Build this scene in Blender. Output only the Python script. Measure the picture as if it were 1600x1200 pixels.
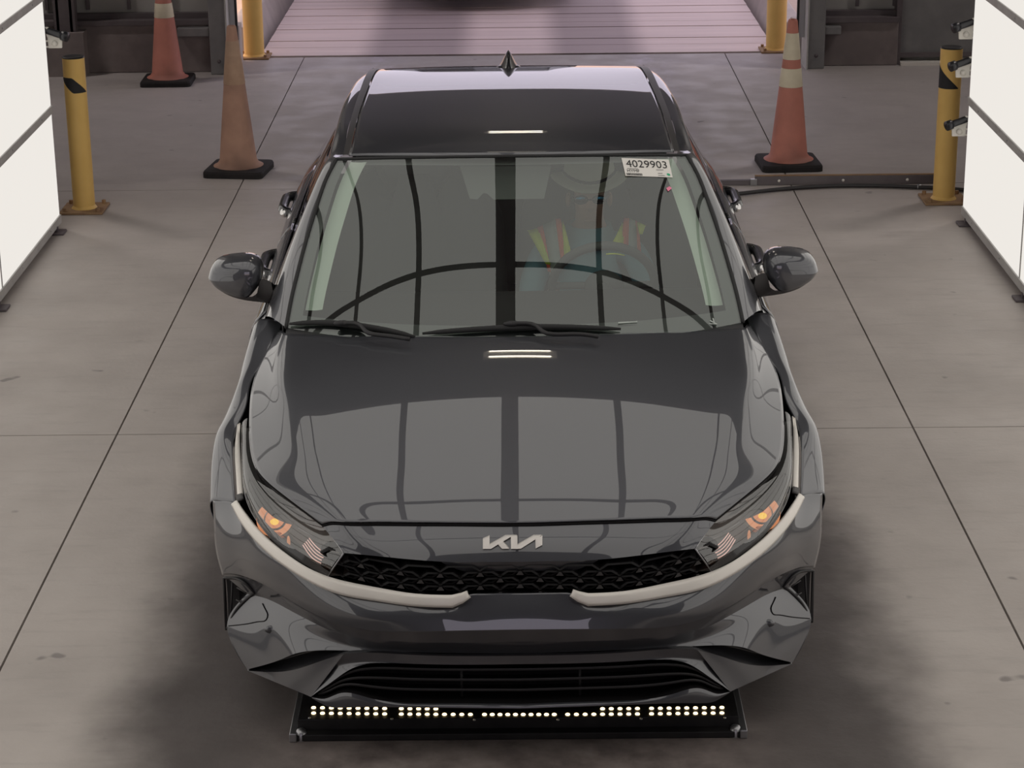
import bpy, bmesh, math, random
import numpy as np
from mathutils import Vector, Matrix
random.seed(7)
for o in list(bpy.data.objects): bpy.data.objects.remove(o)
SC = bpy.context.scene
COL = SC.collection

# ------------------------------------------------------------------ camera
PITCH, YAW, ROLL = [math.radians(a) for a in (19.0, 0.25, 0.6)]
FPX, CAMH, CAMD = 3398.0, 3.1, 5.55
FW = np.array([-math.sin(YAW)*math.cos(PITCH), math.cos(YAW)*math.cos(PITCH), -math.sin(PITCH)])
_rt = np.array([math.cos(YAW), math.sin(YAW), 0.0]); _up = np.cross(_rt, FW)
RT = _rt*math.cos(ROLL) - _up*math.sin(ROLL)
UP = _up*math.cos(ROLL) + _rt*math.sin(ROLL)
CC = np.array([0.0, -CAMD, CAMH])
cam = bpy.data.cameras.new('camera'); camo = bpy.data.objects.new('camera', cam); COL.objects.link(camo)
cam.sensor_width = 36.0; cam.lens = FPX*36.0/1600.0; cam.clip_end = 300
camo.matrix_world = Matrix(((RT[0], UP[0], -FW[0], CC[0]), (RT[1], UP[1], -FW[1], CC[1]), (RT[2], UP[2], -FW[2], CC[2]), (0, 0, 0, 1)))
SC.camera = camo

# ------------------------------------------------------------------ light and exposure
SC.view_settings.view_transform = 'Standard'
SC.view_settings.look = 'None'
SC.view_settings.gamma = 1.0
SC.view_settings.use_curve_mapping = False
SC.view_settings.exposure = 0.0
W = bpy.data.worlds.new('sky'); SC.world = W; W.use_nodes = True
bg = W.node_tree.nodes['Background']
bg.inputs[0].default_value = (0.80, 0.73, 0.86, 1); bg.inputs[1].default_value = 1.3
sun = bpy.data.lights.new('sun', 'SUN'); sun.energy = 5.0; sun.color = (1.0, 0.72, 0.52); sun.angle = 0.02
suno = bpy.data.objects.new('sun', sun); COL.objects.link(suno)
suno.rotation_euler = Vector((0.55, -0.42, -0.72)).to_track_quat('-Z', 'Y').to_euler()
PANEL_L = 0.86          # radiance of the backlit panels

# ------------------------------------------------------------------ helpers
CAR_ROT = math.radians(0.53); CAR_T = np.array([-0.0074, 0.0, 0.0])
def c2w(p):
    c, s = math.cos(CAR_ROT), math.sin(CAR_ROT)
    return np.array([c*p[0]-s*p[1], s*p[0]+c*p[1], p[2]]) + CAR_T
def w2c(p):
    q = np.asarray(p, float) - CAR_T; c, s = math.cos(CAR_ROT), math.sin(CAR_ROT)
    return np.array([c*q[0]+s*q[1], -s*q[0]+c*q[1], q[2]])
def proj_car(p):
    d = c2w(p) - CC; z = d @ FW
    return 800 + FPX*(d @ RT)/z, 600 - FPX*(d @ UP)/z
def ray_car(u, v):
    o = w2c(CC); d = w2c(CC + FW + RT*(u-800)/FPX - UP*(v-600)/FPX) - o
    return o, d
def cps(u, v, y):                       # measured point at depth y, in the car's own frame
    o, d = ray_car(u, v); return o + d*((y-o[1])/d[1])
def cp(u, v, y):                        # the same folded to the x >= 0 half
    p = cps(u, v, y); p[0] = abs(p[0]); return p
def wp(u, v, z=None, y=None):
    d = FW + RT*(u-800)/FPX - UP*(v-600)/FPX
    t = (z-CC[2])/d[2] if z is not None else (y-CC[1])/d[1]
    return CC + d*t

def cspline(P, n):
    P = np.asarray(P, float); k = len(P)
    t = np.concatenate([[0], np.cumsum(np.linalg.norm(np.diff(P, axis=0), axis=1)+1e-9)])
    return seval(P, t, np.linspace(0, t[-1], n))
def seval(P, t, ts):
    k = len(P)
    if k == 2:
        w = ((ts-t[0])/(t[1]-t[0]))[:, None]; return P[0]*(1-w)+P[1]*w
    h = np.diff(t); A = np.zeros((k, k)); R = np.zeros((k, P.shape[1])); A[0, 0] = A[-1, -1] = 1
    for i in range(1, k-1):
        A[i, i-1] = h[i-1]; A[i, i] = 2*(h[i-1]+h[i]); A[i, i+1] = h[i]
        R[i] = 6*((P[i+1]-P[i])/h[i]-(P[i]-P[i-1])/h[i-1])
    M = np.linalg.solve(A, R)
    i = np.clip(np.searchsorted(t, ts, side='right')-1, 0, k-2)
    a = (t[i+1]-ts)[:, None]; b = (ts-t[i])[:, None]; hh = h[i][:, None]
    return (M[i]*a**3+M[i+1]*b**3)/(6*hh)+(P[i]/hh-M[i]*hh/6)*a+(P[i+1]/hh-M[i+1]*hh/6)*b
def plin(P, n):
    P = np.asarray(P, float); t = np.concatenate([[0], np.cumsum(np.linalg.norm(np.diff(P, axis=0), axis=1)+1e-9)])
    ts = np.linspace(0, t[-1], n); return np.stack([np.interp(ts, t, P[:, j]) for j in range(3)], 1)
def loft(curves, n, m, lin=False):
    G = np.stack([(plin if lin else cspline)(c, n) for c in curves])
    d = np.linalg.norm(np.diff(G, axis=0), axis=2).mean(1)+1e-9
    t = np.concatenate([[0], np.cumsum(d)]); ts = np.linspace(0, t[-1], m)
    out = np.zeros((m, n, 3))
    for j in range(n): out[:, j] = seval(G[:, j], t, ts)
    return out
def full(c):                            # half curve (centre first) -> whole symmetric curve
    c = np.asarray(c, float); m = c[1:][::-1].copy(); m[:, 0] *= -1
    return np.concatenate([m, c])
def gridfaces(m, n, flip=False):
    F = []
    for i in range(m-1):
        for j in range(n-1):
            q = (i*n+j, i*n+j+1, (i+1)*n+j+1, (i+1)*n+j); F.append(q[::-1] if flip else q)
    return F
def mk(name, V, F, mat, parent=None, smooth=True, solid=0, bevel=0):
    me = bpy.data.meshes.new(name); me.from_pydata([tuple(map(float, v)) for v in V], [], F); me.update()
    if smooth: me.polygons.foreach_set('use_smooth', [True]*len(me.polygons))
    if mat: me.materials.append(MAT[mat] if isinstance(mat, str) else mat)
    o = bpy.data.objects.new(name, me); COL.objects.link(o)
    if parent: o.parent = parent
    if solid:
        s = o.modifiers.new('thickness', 'SOLIDIFY'); s.thickness = abs(solid); s.offset = -1 if solid > 0 else 1
    if bevel:
        b = o.modifiers.new('bevel', 'BEVEL'); b.width = bevel; b.segments = 2; b.limit_method = 'ANGLE'
    return o
def mkgrid(name, G, mat, parent=None, flip=False, solid=0):
    m, n = G.shape[:2]; return mk(name, G.reshape(-1, 3), gridfaces(m, n, flip), mat, parent, True, solid)
MIR = np.array([-1.0, 1, 1])
def both(name, G, mat, parent, flip=False, solid=0):
    return [mkgrid(name, G*MIR, mat, parent, flip, solid), mkgrid(name, G, mat, parent, not flip, solid)]
def box(name, lo, hi, mat, parent=None, bevel=0):
    (x0, y0, z0), (x1, y1, z1) = lo, hi
    V = [(x0,y0,z0),(x1,y0,z0),(x1,y1,z0),(x0,y1,z0),(x0,y0,z1),(x1,y0,z1),(x1,y1,z1),(x0,y1,z1)]
    F = [(3,2,1,0),(4,5,6,7),(0,1,5,4),(1,2,6,5),(2,3,7,6),(3,0,4,7)]
    return mk(name, V, F, mat, parent, False, 0, bevel)
def boxes(name, L, mat, parent=None, bevel=0):
    V = []; F = []
    for (x0,y0,z0),(x1,y1,z1) in L:
        b = len(V)
        V += [(x0,y0,z0),(x1,y0,z0),(x1,y1,z0),(x0,y1,z0),(x0,y0,z1),(x1,y0,z1),(x1,y1,z1),(x0,y1,z1)]
        F += [tuple(b+i for i in f) for f in ((3,2,1,0),(4,5,6,7),(0,1,5,4),(1,2,6,5),(2,3,7,6),(3,0,4,7))]
    return mk(name, V, F, mat, parent, False, 0, bevel)
def lathe_vf(prof, n=32, axis='z', c=(0, 0, 0)):
    V = []; F = []; k = len(prof)
    for i in range(n):
        a = 2*math.pi*i/n
        for r, h in prof:
            q = (r*math.cos(a), r*math.sin(a), h)
            if axis == 'y': q = (q[0], h, q[1])
            if axis == 'x': q = (h, q[0], q[1])
            V.append((q[0]+c[0], q[1]+c[1], q[2]+c[2]))
    for i in range(n):
        for j in range(k-1):
            a, b = i*k+j, ((i+1) % n)*k+j; F.append((a, b, b+1, a+1))
    return V, F
def lathe(name, prof, mat, parent=None, n=32, axis='z', c=(0, 0, 0), smooth=True):
    V, F = lathe_vf(prof, n, axis, c); return mk(name, V, F, mat, parent, smooth)
def tube_vf(P, r, n=8, closed=False):
    P = np.asarray(P, float); k = len(P); rr = np.full(k, r) if np.isscalar(r) else np.asarray(r)
    V = []; F = []; prev = None
    for i in range(k):
        if closed: d = P[(i+1) % k]-P[i-1]
        else: d = P[min(i+1, k-1)]-P[max(i-1, 0)]
        d = d/(np.linalg.norm(d)+1e-12)
        if prev is None: prev = np.cross(d, [0, 0, 1.0] if abs(d[2]) < .9 else [1.0, 0, 0])
        a = prev-d*(prev@d); a /= np.linalg.norm(a)+1e-12; prev = a; b = np.cross(d, a)
        for j in range(n):
            t = 2*math.pi*j/n; V.append(P[i]+rr[i]*(math.cos(t)*a+math.sin(t)*b))
    for i in range(k if closed else k-1):
        for j in range(n):
            a = i*n+j; b = i*n+(j+1) % n; c = ((i+1) % k)*n+(j+1) % n; d = ((i+1) % k)*n+j; F.append((a, b, c, d))
    if not closed:
        F.append(tuple(range(n))[::-1]); F.append(tuple((k-1)*n+j for j in range(n)))
    return V, F
def tube(name, P, r, mat, parent=None, n=8, closed=False):
    V, F = tube_vf(P, r, n, closed); return mk(name, V, F, mat, parent)
def ellipsoid(name, c, r, mat, parent=None, n=20, m=12):
    prof = [(math.sin(math.pi*i/m), -math.cos(math.pi*i/m)) for i in range(m+1)]
    V, F = lathe_vf(prof, n); V = [(v[0]*r[0]+c[0], v[1]*r[1]+c[1], v[2]*r[2]+c[2]) for v in V]
    return mk(name, V, F, mat, parent)
def empty(name, loc=(0, 0, 0), label=None, cat=None, group=None):
    o = bpy.data.objects.new(name, None); COL.objects.link(o); o.location = loc; o.empty_display_size = .1
    if label: o['label'] = label; o['category'] = cat
    if group: o['group'] = group
    return o
def tag(o, label, cat, group=None):
    o['label'] = label; o['category'] = cat
    if group: o['group'] = group
    return o
def struct(o): o['kind'] = 'structure'; return o

# ------------------------------------------------------------------ materials
MAT = {}
def pbr(name, col, rough=.5, metal=0, coat=0, coatr=.03, spec=.5, emit=None, es=0):
    m = bpy.data.materials.new(name); m.use_nodes = True; b = m.node_tree.nodes['Principled BSDF']
    b.inputs['Base Color'].default_value = (*col, 1); b.inputs['Roughness'].default_value = rough; b.inputs['Metallic'].default_value = metal
    b.inputs['Coat Weight'].default_value = coat; b.inputs['Coat Roughness'].default_value = coatr; b.inputs['Specular IOR Level'].default_value = spec
    if emit: b.inputs['Emission Color'].default_value = (*emit, 1); b.inputs['Emission Strength'].default_value = es
    MAT[name] = m; return m
def noisy(name, c1, c2, scale=6, rough=.7, detail=6, stretch=(1, 1, 1), bump=0.0, lo=.35, hi=.65, c3=None, metal=0, spec=.3):
    m = pbr(name, c1, rough, metal, spec=spec); nt = m.node_tree; N = nt.nodes; L = nt.links; b = N['Principled BSDF']
    tc = N.new('ShaderNodeTexCoord'); mp = N.new('ShaderNodeMapping'); mp.inputs['Scale'].default_value = stretch
    nz = N.new('ShaderNodeTexNoise'); nz.inputs['Scale'].default_value = scale; nz.inputs['Detail'].default_value = detail; nz.inputs['Roughness'].default_value = .62
    rp = N.new('ShaderNodeValToRGB'); rp.color_ramp.elements[0].position = lo; rp.color_ramp.elements[1].position = hi
    rp.color_ramp.elements[0].color = (*c1, 1); rp.color_ramp.elements[1].color = (*c2, 1)
    L.new(tc.outputs['Object'], mp.inputs[0]); L.new(mp.outputs[0], nz.inputs['Vector']); L.new(nz.outputs['Fac'], rp.inputs[0])
    out = rp.outputs[0]
    if c3:
        n2 = N.new('ShaderNodeTexNoise'); n2.inputs['Scale'].default_value = scale*.28; n2.inputs['Detail'].default_value = 4
        r2 = N.new('ShaderNodeValToRGB'); r2.color_ramp.elements[0].position = .47; r2.color_ramp.elements[1].position = .64
        r2.color_ramp.elements[0].color = (0, 0, 0, 1); r2.color_ramp.elements[1].color = (1, 1, 1, 1)
        mx = N.new('ShaderNodeMix'); mx.data_type = 'RGBA'; mx.inputs[7].default_value = (*c3, 1)
        L.new(mp.outputs[0], n2.inputs['Vector']); L.new(n2.outputs['Fac'], r2.inputs[0]); L.new(r2.outputs[0], mx.inputs[0]); L.new(out, mx.inputs[6]); out = mx.outputs[2]
    L.new(out, b.inputs['Base Color'])
    if bump:
        bp = N.new('ShaderNodeBump'); bp.inputs['Strength'].default_value = bump; bp.inputs['Distance'].default_value = .01
        L.new(nz.outputs['Fac'], bp.inputs['Height']); L.new(bp.outputs[0], b.inputs['Normal'])
    return m
def glass(name, tint, f0, gloss=(1, 1, 1), rough=0.0):      # clear sheet: Schlick reflectance the same on both faces
    m = bpy.data.materials.new(name); m.use_nodes = True; nt = m.node_tree; N = nt.nodes; L = nt.links; N.clear()
    o = N.new('ShaderNodeOutputMaterial'); mx = N.new('ShaderNodeMixShader'); t = N.new('ShaderNodeBsdfTransparent'); g = N.new('ShaderNodeBsdfGlossy')
    t.inputs[0].default_value = (*tint, 1); g.inputs[0].default_value = (*gloss, 1); g.inputs['Roughness'].default_value = rough
    ge = N.new('ShaderNodeNewGeometry'); dt = N.new('ShaderNodeVectorMath'); dt.operation = 'DOT_PRODUCT'; L.new(ge.outputs['Incoming'], dt.inputs[0]); L.new(ge.outputs['Normal'], dt.inputs[1])
    def M(op, a, b=None):
        q = N.new('ShaderNodeMath'); q.operation = op
        for i, s in enumerate((a, b)):
            if s is None: continue
            if isinstance(s, (int, float)): q.inputs[i].default_value = s
            else: L.new(s, q.inputs[i])
        return q.outputs[0]
    f = M('ADD', M('MULTIPLY', M('POWER', M('SUBTRACT', 1.0, M('ABSOLUTE', dt.outputs['Value'])), 5.0), 1-f0), f0)
    L.new(f, mx.inputs[0]); L.new(t.outputs[0], mx.inputs[1]); L.new(g.outputs[0], mx.inputs[2]); L.new(mx.outputs[0], o.inputs[0])
    MAT[name] = m; return m
def emis(name, col, s):
    m = bpy.data.materials.new(name); m.use_nodes = True; N = m.node_tree.nodes; N.clear()
    o = N.new('ShaderNodeOutputMaterial'); e = N.new('ShaderNodeEmission'); e.inputs[0].default_value = (*col, 1); e.inputs[1].default_value = s
    m.node_tree.links.new(e.outputs[0], o.inputs[0]); MAT[name] = m; return m
pbr('paint', (.078, .080, .092), .40, .6, 1.0, .012); MAT['paint'].node_tree.nodes['Principled BSDF'].inputs['Coat IOR'].default_value = 1.75
pbr('gloss_black', (.012, .012, .014), .25, 0, .4)
pbr('black_plastic', (.016, .015, .017), .5); pbr('grille_black', (.010, .009, .010), .55, spec=.25); pbr('grained_black', (.05, .045, .045), .55)
pbr('rubber', (.02, .02, .021), .75)
pbr('matte_dark', (.012, .011, .012), .9, spec=.1)
pbr('satin', (.86, .82, .76), .42, .2)
pbr('chrome', (.75, .74, .73), .08, 1.0)
pbr('emblem', (.80, .76, .72), .35, .3)
pbr('steel', (.42, .42, .43), .35, .9)
pbr('moulding', (.055, .052, .052), .38)
glass('windshield_glass', (.88, .96, .90), .118, (.96, 1.0, .985))
glass('side_glass', (.22, .23, .22), .07)
glass('lens_glass', (.88, .88, .88), .14)
pbr('lamp_housing', (.24, .24, .23), .4, .1)
pbr('lamp_bezel', (.35, .35, .35), .3, .6)
pbr('lamp_orange', (.75, .30, .14), .3, emit=(1, .42, .2), es=.42)
emis('lamp_bulb', (1, .60, .10), 1.05)
emis('lamp_strip', (1, .62, .52), .75)
pbr('lamp_amber', (.55, .17, .07), .3, emit=(1, .3, .12), es=.12)
pbr('interior_dark', (.07, .07, .07), .7)
pbr('interior_grey', (.20, .205, .20), .8)
pbr('trim_pale', (.50, .55, .49), .8)
pbr('dash_black', (.018, .016, .017), .85, spec=.2); pbr('seat_cloth', (.10, .10, .10), .85)
emis('panel_white', (1.0, .955, .895), PANEL_L)
noisy('aluminium', (.46, .45, .43), (.56, .55, .53), 8, .5)
noisy('concrete_wall', (.21, .175, .175), (.29, .25, .24), 4, .9, c3=(.17, .145, .145), bump=.2)
noisy('wall_sheet', (.40, .39, .37), (.46, .45, .43), 3, .55)
noisy('grey_paint', (.21, .205, .21), (.26, .255, .255), 5, .5)
noisy('dark_steel', (.12, .10, .108), (.155, .135, .14), 5, .55)
noisy('roof_deck', (.055, .05, .055), (.075, .07, .075), 3, .8)
noisy('yellow_paint', (.82, .53, .165), (.88, .58, .19), 5, .45)
noisy('rust_base', (.36, .23, .12), (.28, .17, .10), 14, .7)
noisy('cone_orange', (.60, .235, .18), (.52, .20, .155), 6, .6, c3=(.33, .15, .12))
noisy('cone_faded', (.52, .31, .225), (.43, .25, .185), 6, .7, c3=(.22, .135, .105))
noisy('cone_band', (.86, .78, .60), (.76, .68, .52), 9, .5, c3=(.64, .56, .42))
noisy('cone_band_faded', (.55, .37, .26), (.46, .30, .21), 9, .6, c3=(.34, .23, .17))
noisy('cone_base', (.02, .018, .019), (.032, .028, .028), 12, .8)
noisy('planks', (.80, .67, .655), (.70, .585, .575), 3, .8, stretch=(.25, 2.5, 1))
noisy('curb', (.55, .49, .47), (.46, .41, .40), 4, .85)
noisy('ground_out', (.58, .47, .40), (.50, .40, .34), 1.5, .95)
noisy('led_box', (.012, .011, .012), (.02, .019, .019), 15, .5)
emis('led', (1.0, .76, .42), 3.2)
emis('tube_lamp', (1.0, .90, .76), 9.0)
pbr('camera_black', (.02, .02, .024), .3)
pbr('bracket_white', (.74, .71, .64), .5)
pbr('hose', (.03, .028, .03), .5)
pbr('skin', (.46, .27, .20), .55)
pbr('shirt', (.20, .38, .46), .85)
pbr('hat', (.60, .60, .48), .9)
pbr('vest_yellow', (.75, .88, .04), .7)
pbr('vest_orange', (.95, .16, .07), .7)
pbr('vest_grey', (.42, .46, .43), .6)
pbr('sunglass', (.01, .012, .016), .05, 0, 1)
pbr('lens_glint', (.05, .42, .70), .1, .6)
pbr('paper', (.82, .79, .74), .8)
pbr('ink', (.02, .02, .022), .7)
pbr('ink_grey', (.30, .29, .28), .7)
pbr('green_ink', (.04, .45, .22), .7)
pbr('pink_ink', (.85, .25, .38), .7)
pbr('trousers', (.03, .035, .05), .85)

def floor_mat():
    m = pbr('floor_concrete', (.3, .28, .27), .62, spec=.35); nt = m.node_tree; N = nt.nodes; L = nt.links; b = N['Principled BSDF']
    geo = N.new('ShaderNodeNewGeometry'); sep = N.new('ShaderNodeSeparateXYZ'); L.new(geo.outputs['Position'], sep.inputs[0])
    def noise(scale, detail, st=(1, 1, 1)):
        mp = N.new('ShaderNodeMapping'); mp.inputs['Scale'].default_value = st; L.new(geo.outputs['Position'], mp.inputs[0])
        z = N.new('ShaderNodeTexNoise'); z.inputs['Scale'].default_value = scale; z.inputs['Detail'].default_value = detail; z.inputs['Roughness'].default_value = .6
        L.new(mp.outputs[0], z.inputs['Vector']); return z.outputs['Fac']
    def ramp(src, p0, c0, p1, c1):
        r = N.new('ShaderNodeValToRGB'); e = r.color_ramp.elements; e[0].position = p0; e[1].position = p1; e[0].color = (*c0, 1); e[1].color = (*c1, 1)
        L.new(src, r.inputs[0]); return r.outputs[0]
    def math_(op, a, bb=None):
        q = N.new('ShaderNodeMath'); q.operation = op
        for i, s in enumerate((a, bb)):
            if s is None: continue
            if isinstance(s, (int, float)): q.inputs[i].default_value = s
            else: L.new(s, q.inputs[i])
        return q.outputs[0]
    def mapr(src, a, c, d=0, e=1):
        q = N.new('ShaderNodeMapRange'); q.interpolation_type = 'SMOOTHSTEP'; L.new(src, q.inputs[0])
        for i, vv in enumerate((a, c, d, e)): q.inputs[i+1].default_value = vv
        return q.outputs[0]
    def mix(f, a, c):
        q = N.new('ShaderNodeMix'); q.data_type = 'RGBA'; L.new(f, q.inputs[0])
        for i, s in ((6, a), (7, c)):
            if isinstance(s, tuple): q.inputs[i].default_value = (*s, 1)
            else: L.new(s, q.inputs[i])
        return q.outputs[2]
    base = ramp(noise(1.6, 7), .3, (.43, .388, .36), .7, (.54, .49, .455))
    base = mix(mapr(noise(9, 5, (.4, 2.2, 1)), .5, .72, 0, .35), base, (.37, .335, .315))
    # greyer, cooler slab far back
    base = mix(mapr(sep.outputs[1], 4.5, 9.0, 0, .55), base, (.37, .34, .35))
    # oily drive lane worn by tyres, near the scanner
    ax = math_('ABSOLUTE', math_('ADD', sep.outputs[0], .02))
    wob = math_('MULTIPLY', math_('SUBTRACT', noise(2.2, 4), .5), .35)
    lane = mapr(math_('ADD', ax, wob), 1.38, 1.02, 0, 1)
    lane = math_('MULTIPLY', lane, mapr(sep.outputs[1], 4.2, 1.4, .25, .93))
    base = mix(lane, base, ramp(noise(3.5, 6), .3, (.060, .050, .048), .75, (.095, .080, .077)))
    # rough paler concrete in front of the scanner, colour lightened to offset bumper shade
    pt = math_('MULTIPLY', mapr(ax, .95, .35, 0, 1), mapr(sep.outputs[1], .55, .20, 0, 1))
    base = mix(pt, base, ramp(noise(6, 6), .35, (.13, .105, .10), .7, (.34, .29, .27)))
    # pale scrubbed tyre streaks behind the car
    tr = math_('MULTIPLY', mapr(math_('ABSOLUTE', math_('SUBTRACT', ax, 1.02)), .24, .06, 0, 1), mapr(sep.outputs[1], 4.6, 6.2, 0, 1))
    tr = math_('MULTIPLY', tr, mapr(noise(7, 6, (1, .6, 1)), .38, .72, 0, .75))
    base = mix(tr, base, (.46, .42, .48))
    # dark spots
    base = mix(mapr(noise(5.5, 2), .70, .76, 0, .55), base, (.10, .09, .09))
    L.new(base, b.inputs['Base Color'])
    L.new(mapr(noise(4, 5), .3, .7, .5, .75), b.inputs['Roughness'])
    bp = N.new('ShaderNodeBump'); bp.inputs['Strength'].default_value = .12; bp.inputs['Distance'].default_value = .01; L.new(noise(40, 4), bp.inputs['Height']); L.new(bp.outputs[0], b.inputs['Normal'])
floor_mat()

def plank_tracks():                      # grimy tyre tracks along the deck
    m = MAT['planks']; nt = m.node_tree; N = nt.nodes; L = nt.links; b = N['Principled BSDF']; src = b.inputs['Base Color'].links[0].from_socket
    g = N.new('ShaderNodeNewGeometry'); sp = N.new('ShaderNodeSeparateXYZ'); L.new(g.outputs['Position'], sp.inputs[0]); fac = None
    for c, w in ((-.80, .40), (.62, .36)):
        a = N.new('ShaderNodeMath'); a.operation = 'SUBTRACT'; L.new(sp.outputs[0], a.inputs[0]); a.inputs[1].default_value = c
        q = N.new('ShaderNodeMath'); q.operation = 'ABSOLUTE'; L.new(a.outputs[0], q.inputs[0])
        r = N.new('ShaderNodeMapRange'); r.interpolation_type = 'SMOOTHSTEP'; L.new(q.outputs[0], r.inputs[0])
        for i, v in enumerate((w+.12, w-.14, 0, .62)): r.inputs[i+1].default_value = v
        if fac is None: fac = r.outputs[0]
        else:
            x = N.new('ShaderNodeMath'); x.operation = 'MAXIMUM'; L.new(fac, x.inputs[0]); L.new(r.outputs[0], x.inputs[1]); fac = x.outputs[0]
    mx = N.new('ShaderNodeMix'); mx.data_type = 'RGBA'; L.new(fac, mx.inputs[0]); L.new(src, mx.inputs[6]); mx.inputs[7].default_value = (.20, .165, .185, 1); L.new(mx.outputs[2], b.inputs['Base Color'])
plank_tracks()

# ------------------------------------------------------------------ the setting
# floor: dark joint bed with slabs standing proud of the joints
fl = struct(box('floor', (-9, -14, -.15), (9, 11.33, -.02), 'matte_dark'))
xs = [-9, -1.668, 1.612, 9]; ys = [-14, -1.35, 2.857, 7.05, 11.33]
for i in range(3):
    for j in range(4):
        g = .004
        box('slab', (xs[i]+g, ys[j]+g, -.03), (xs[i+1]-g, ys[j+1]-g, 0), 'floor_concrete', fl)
# loading deck outside, boards across the lane
gy = [11.40, 11.766, 12.057, 12.327, 12.606, 12.86, 13.088, 13.288, 13.492, 13.665, 13.841, 14.057]
while gy[-1] < 18: gy.append(gy[-1]+.20)
deck = empty('deck', (0, 11.4, 0), 'weathered pinkish plank deck running outside the open doorway', 'deck')
for a, b_ in zip(gy[:-1], gy[1:]):
    box('board', (-2.02, a-11.4+.012, -.06), (2.02, b_-11.4-.004, random.uniform(-.004, .002)), 'planks', deck)
box('deck_beam', (-2.02, 0, -.14), (2.02, 6.6, -.061), 'matte_dark', deck)
struct(box('ground', (-40, 11.34, -.4), (40, 60, -.142), 'ground_out'))
# curbs along the deck
for s, x0, x1, lab in ((-1, -2.32, -2.07, 'pale concrete curb along the deck by the dirty cone'), (1, 2.03, 2.28, 'pale concrete curb along the deck by the striped cone')):
    V = [(x0, 11.75, -.14), (x1, 11.75, -.14), (x1-.0*(s > 0), 18, -.14), (x0-.0*(s > 0), 18, -.14)]
    t = .0
    xo = x0+.10 if s < 0 else x0+.08
    V2 = [(x0, 11.75, .17), (x1-(.10 if s < 0 else 0), 11.75, .17), (x1-(.10 if s < 0 else 0)-.0*(s > 0), 18, .17), (x0-.0*(s > 0), 18, .17)]
    if s > 0: V2[0] = (x0+.10, 11.75, .17); V2[3] = (x0+.10, 18, .17)
    tag(mk('curb', V+V2, [(3,2,1,0),(4,5,6,7),(0,1,5,4),(1,2,6,5),(2,3,7,6),(3,0,4,7)], 'curb', None, False, 0, .015), lab, 'curb')
    xb = (-2.32, -2.13) if s < 0 else (2.10, 2.29)
    tag(box('concrete_pier', (xb[0], 11.06, -.14), (xb[1], 11.22, .30), 'curb', None, .01), 'low concrete pier just outside the %s door jamb' % ('left' if s < 0 else 'right'), 'pier')
# rear wall with the doorway
YW = 10.74; DH = 2.75
def wall_side(side, x0, x1, jx0, jx1):
    w = struct(box('wall_rear_'+side, (x0, YW+.16, 0), (x1, YW+.30, 5.6), 'wall_sheet'))
    return w
wl = wall_side('left', -9, -2.20, 0, 0); wr = wall_side('right', 2.18, 9, 0, 0)
struct(box('wall_rear_top', (-2.2, YW+.16, DH), (2.18, YW+.30, 5.6), 'dark_steel'))
def stem(parent, x0, x1, z=.36):
    box('stem_wall', (x0, YW+.02, 0), (x1, YW+.16, z), 'concrete_wall', parent, .008)
    box('sill_angle', (x0, YW-.0, z), (x1, YW+.16, z+.035), 'dark_steel', parent)
    box('base_rail', (x0, YW+.10, z+.035), (x1, YW+.16, z+.075), 'dark_steel', parent)
stem(wl, -6.5, -2.31); stem(wr, 2.30, 2.86, .33)
for k in range(9):                       # wall sheet ribs
    x = -2.62-.31*k; box('wall_rib', (x-.012, YW+.13, .46), (x+.012, YW+.165, 4.5), 'dark_steel', wl)
for x in (2.56, 2.84):
    box('wall_rib', (x-.012, YW+.13, .43), (x+.012, YW+.165, 4.5), 'dark_steel', wr)
boxes('column', [((-3.46, YW-.08, .33), (-3.30, YW+.0, 5)), ((-3.44, YW-.08, .33), (-3.42, YW+.12, 5)), ((-3.34, YW-.08, .33), (-3.32, YW+.12, 5))], 'dark_steel', wl)
box('column_plate', (-3.52, YW-.12, 0), (-3.24, YW+.14, .33), 'concrete_wall', wl)
box('lock_box', (-2.55, YW-.05, .28), (-2.31, YW+.02, .345), 'grey_paint', wl, .006)
box('lock_box', (2.30, YW-.05, .25), (2.42, YW+.02, .31), 'grey_paint', wr, .006)
# pale steel door in the right rear wall
d1 = struct(box('door_1', (2.885, YW+.10, .06), (3.95, YW+.155, 2.2), 'grey_paint'))
box('door_bottom_rail', (2.885, YW+.08, .05), (3.95, YW+.10, .085), 'dark_steel', d1)
box('threshold', (2.885, YW+.0, 0), (3.95, YW+.16, .022), 'satin', d1)
box('door_post', (2.845, YW+.04, 0), (2.885, YW+.18, 2.25), 'dark_steel', d1)
# door jambs with roller track and bolts
for s, xa, xb in ((-1, -2.305, -2.175), (1, 2.165, 2.295)):
    j = struct(box('trim_%d' % (1 if s < 0 else 2), (xa, YW-.09, 0), (xb, YW+.16, DH+.1), 'grey_paint', None, .006))
    xi = xb if s < 0 else xa
    box('track_flange', (min(xi, xi-s*.012), YW-.14, 0.0), (max(xi, xi-s*.012), YW+.16, DH+.1), 'aluminium', j)
    box('track_lip', (min(xi-s*.012, xi-s*.055), YW+.02, 0.22), (max(xi-s*.012, xi-s*.055), YW+.035, DH+.1), 'steel', j)
    box('weather_strip', (min(xi-s*.055, xi-s*.07), YW+.015, 0.22), (max(xi-s*.055, xi-s*.07), YW+.05, DH+.1), 'rubber', j)
    lathe('bolt', [(0, -.012), (.014, -.012), (.014, 0), (0, 0)], 'dark_steel', j, 8, 'y', ((xa+xb)/2-s*.0, YW-.09, .10))
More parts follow.
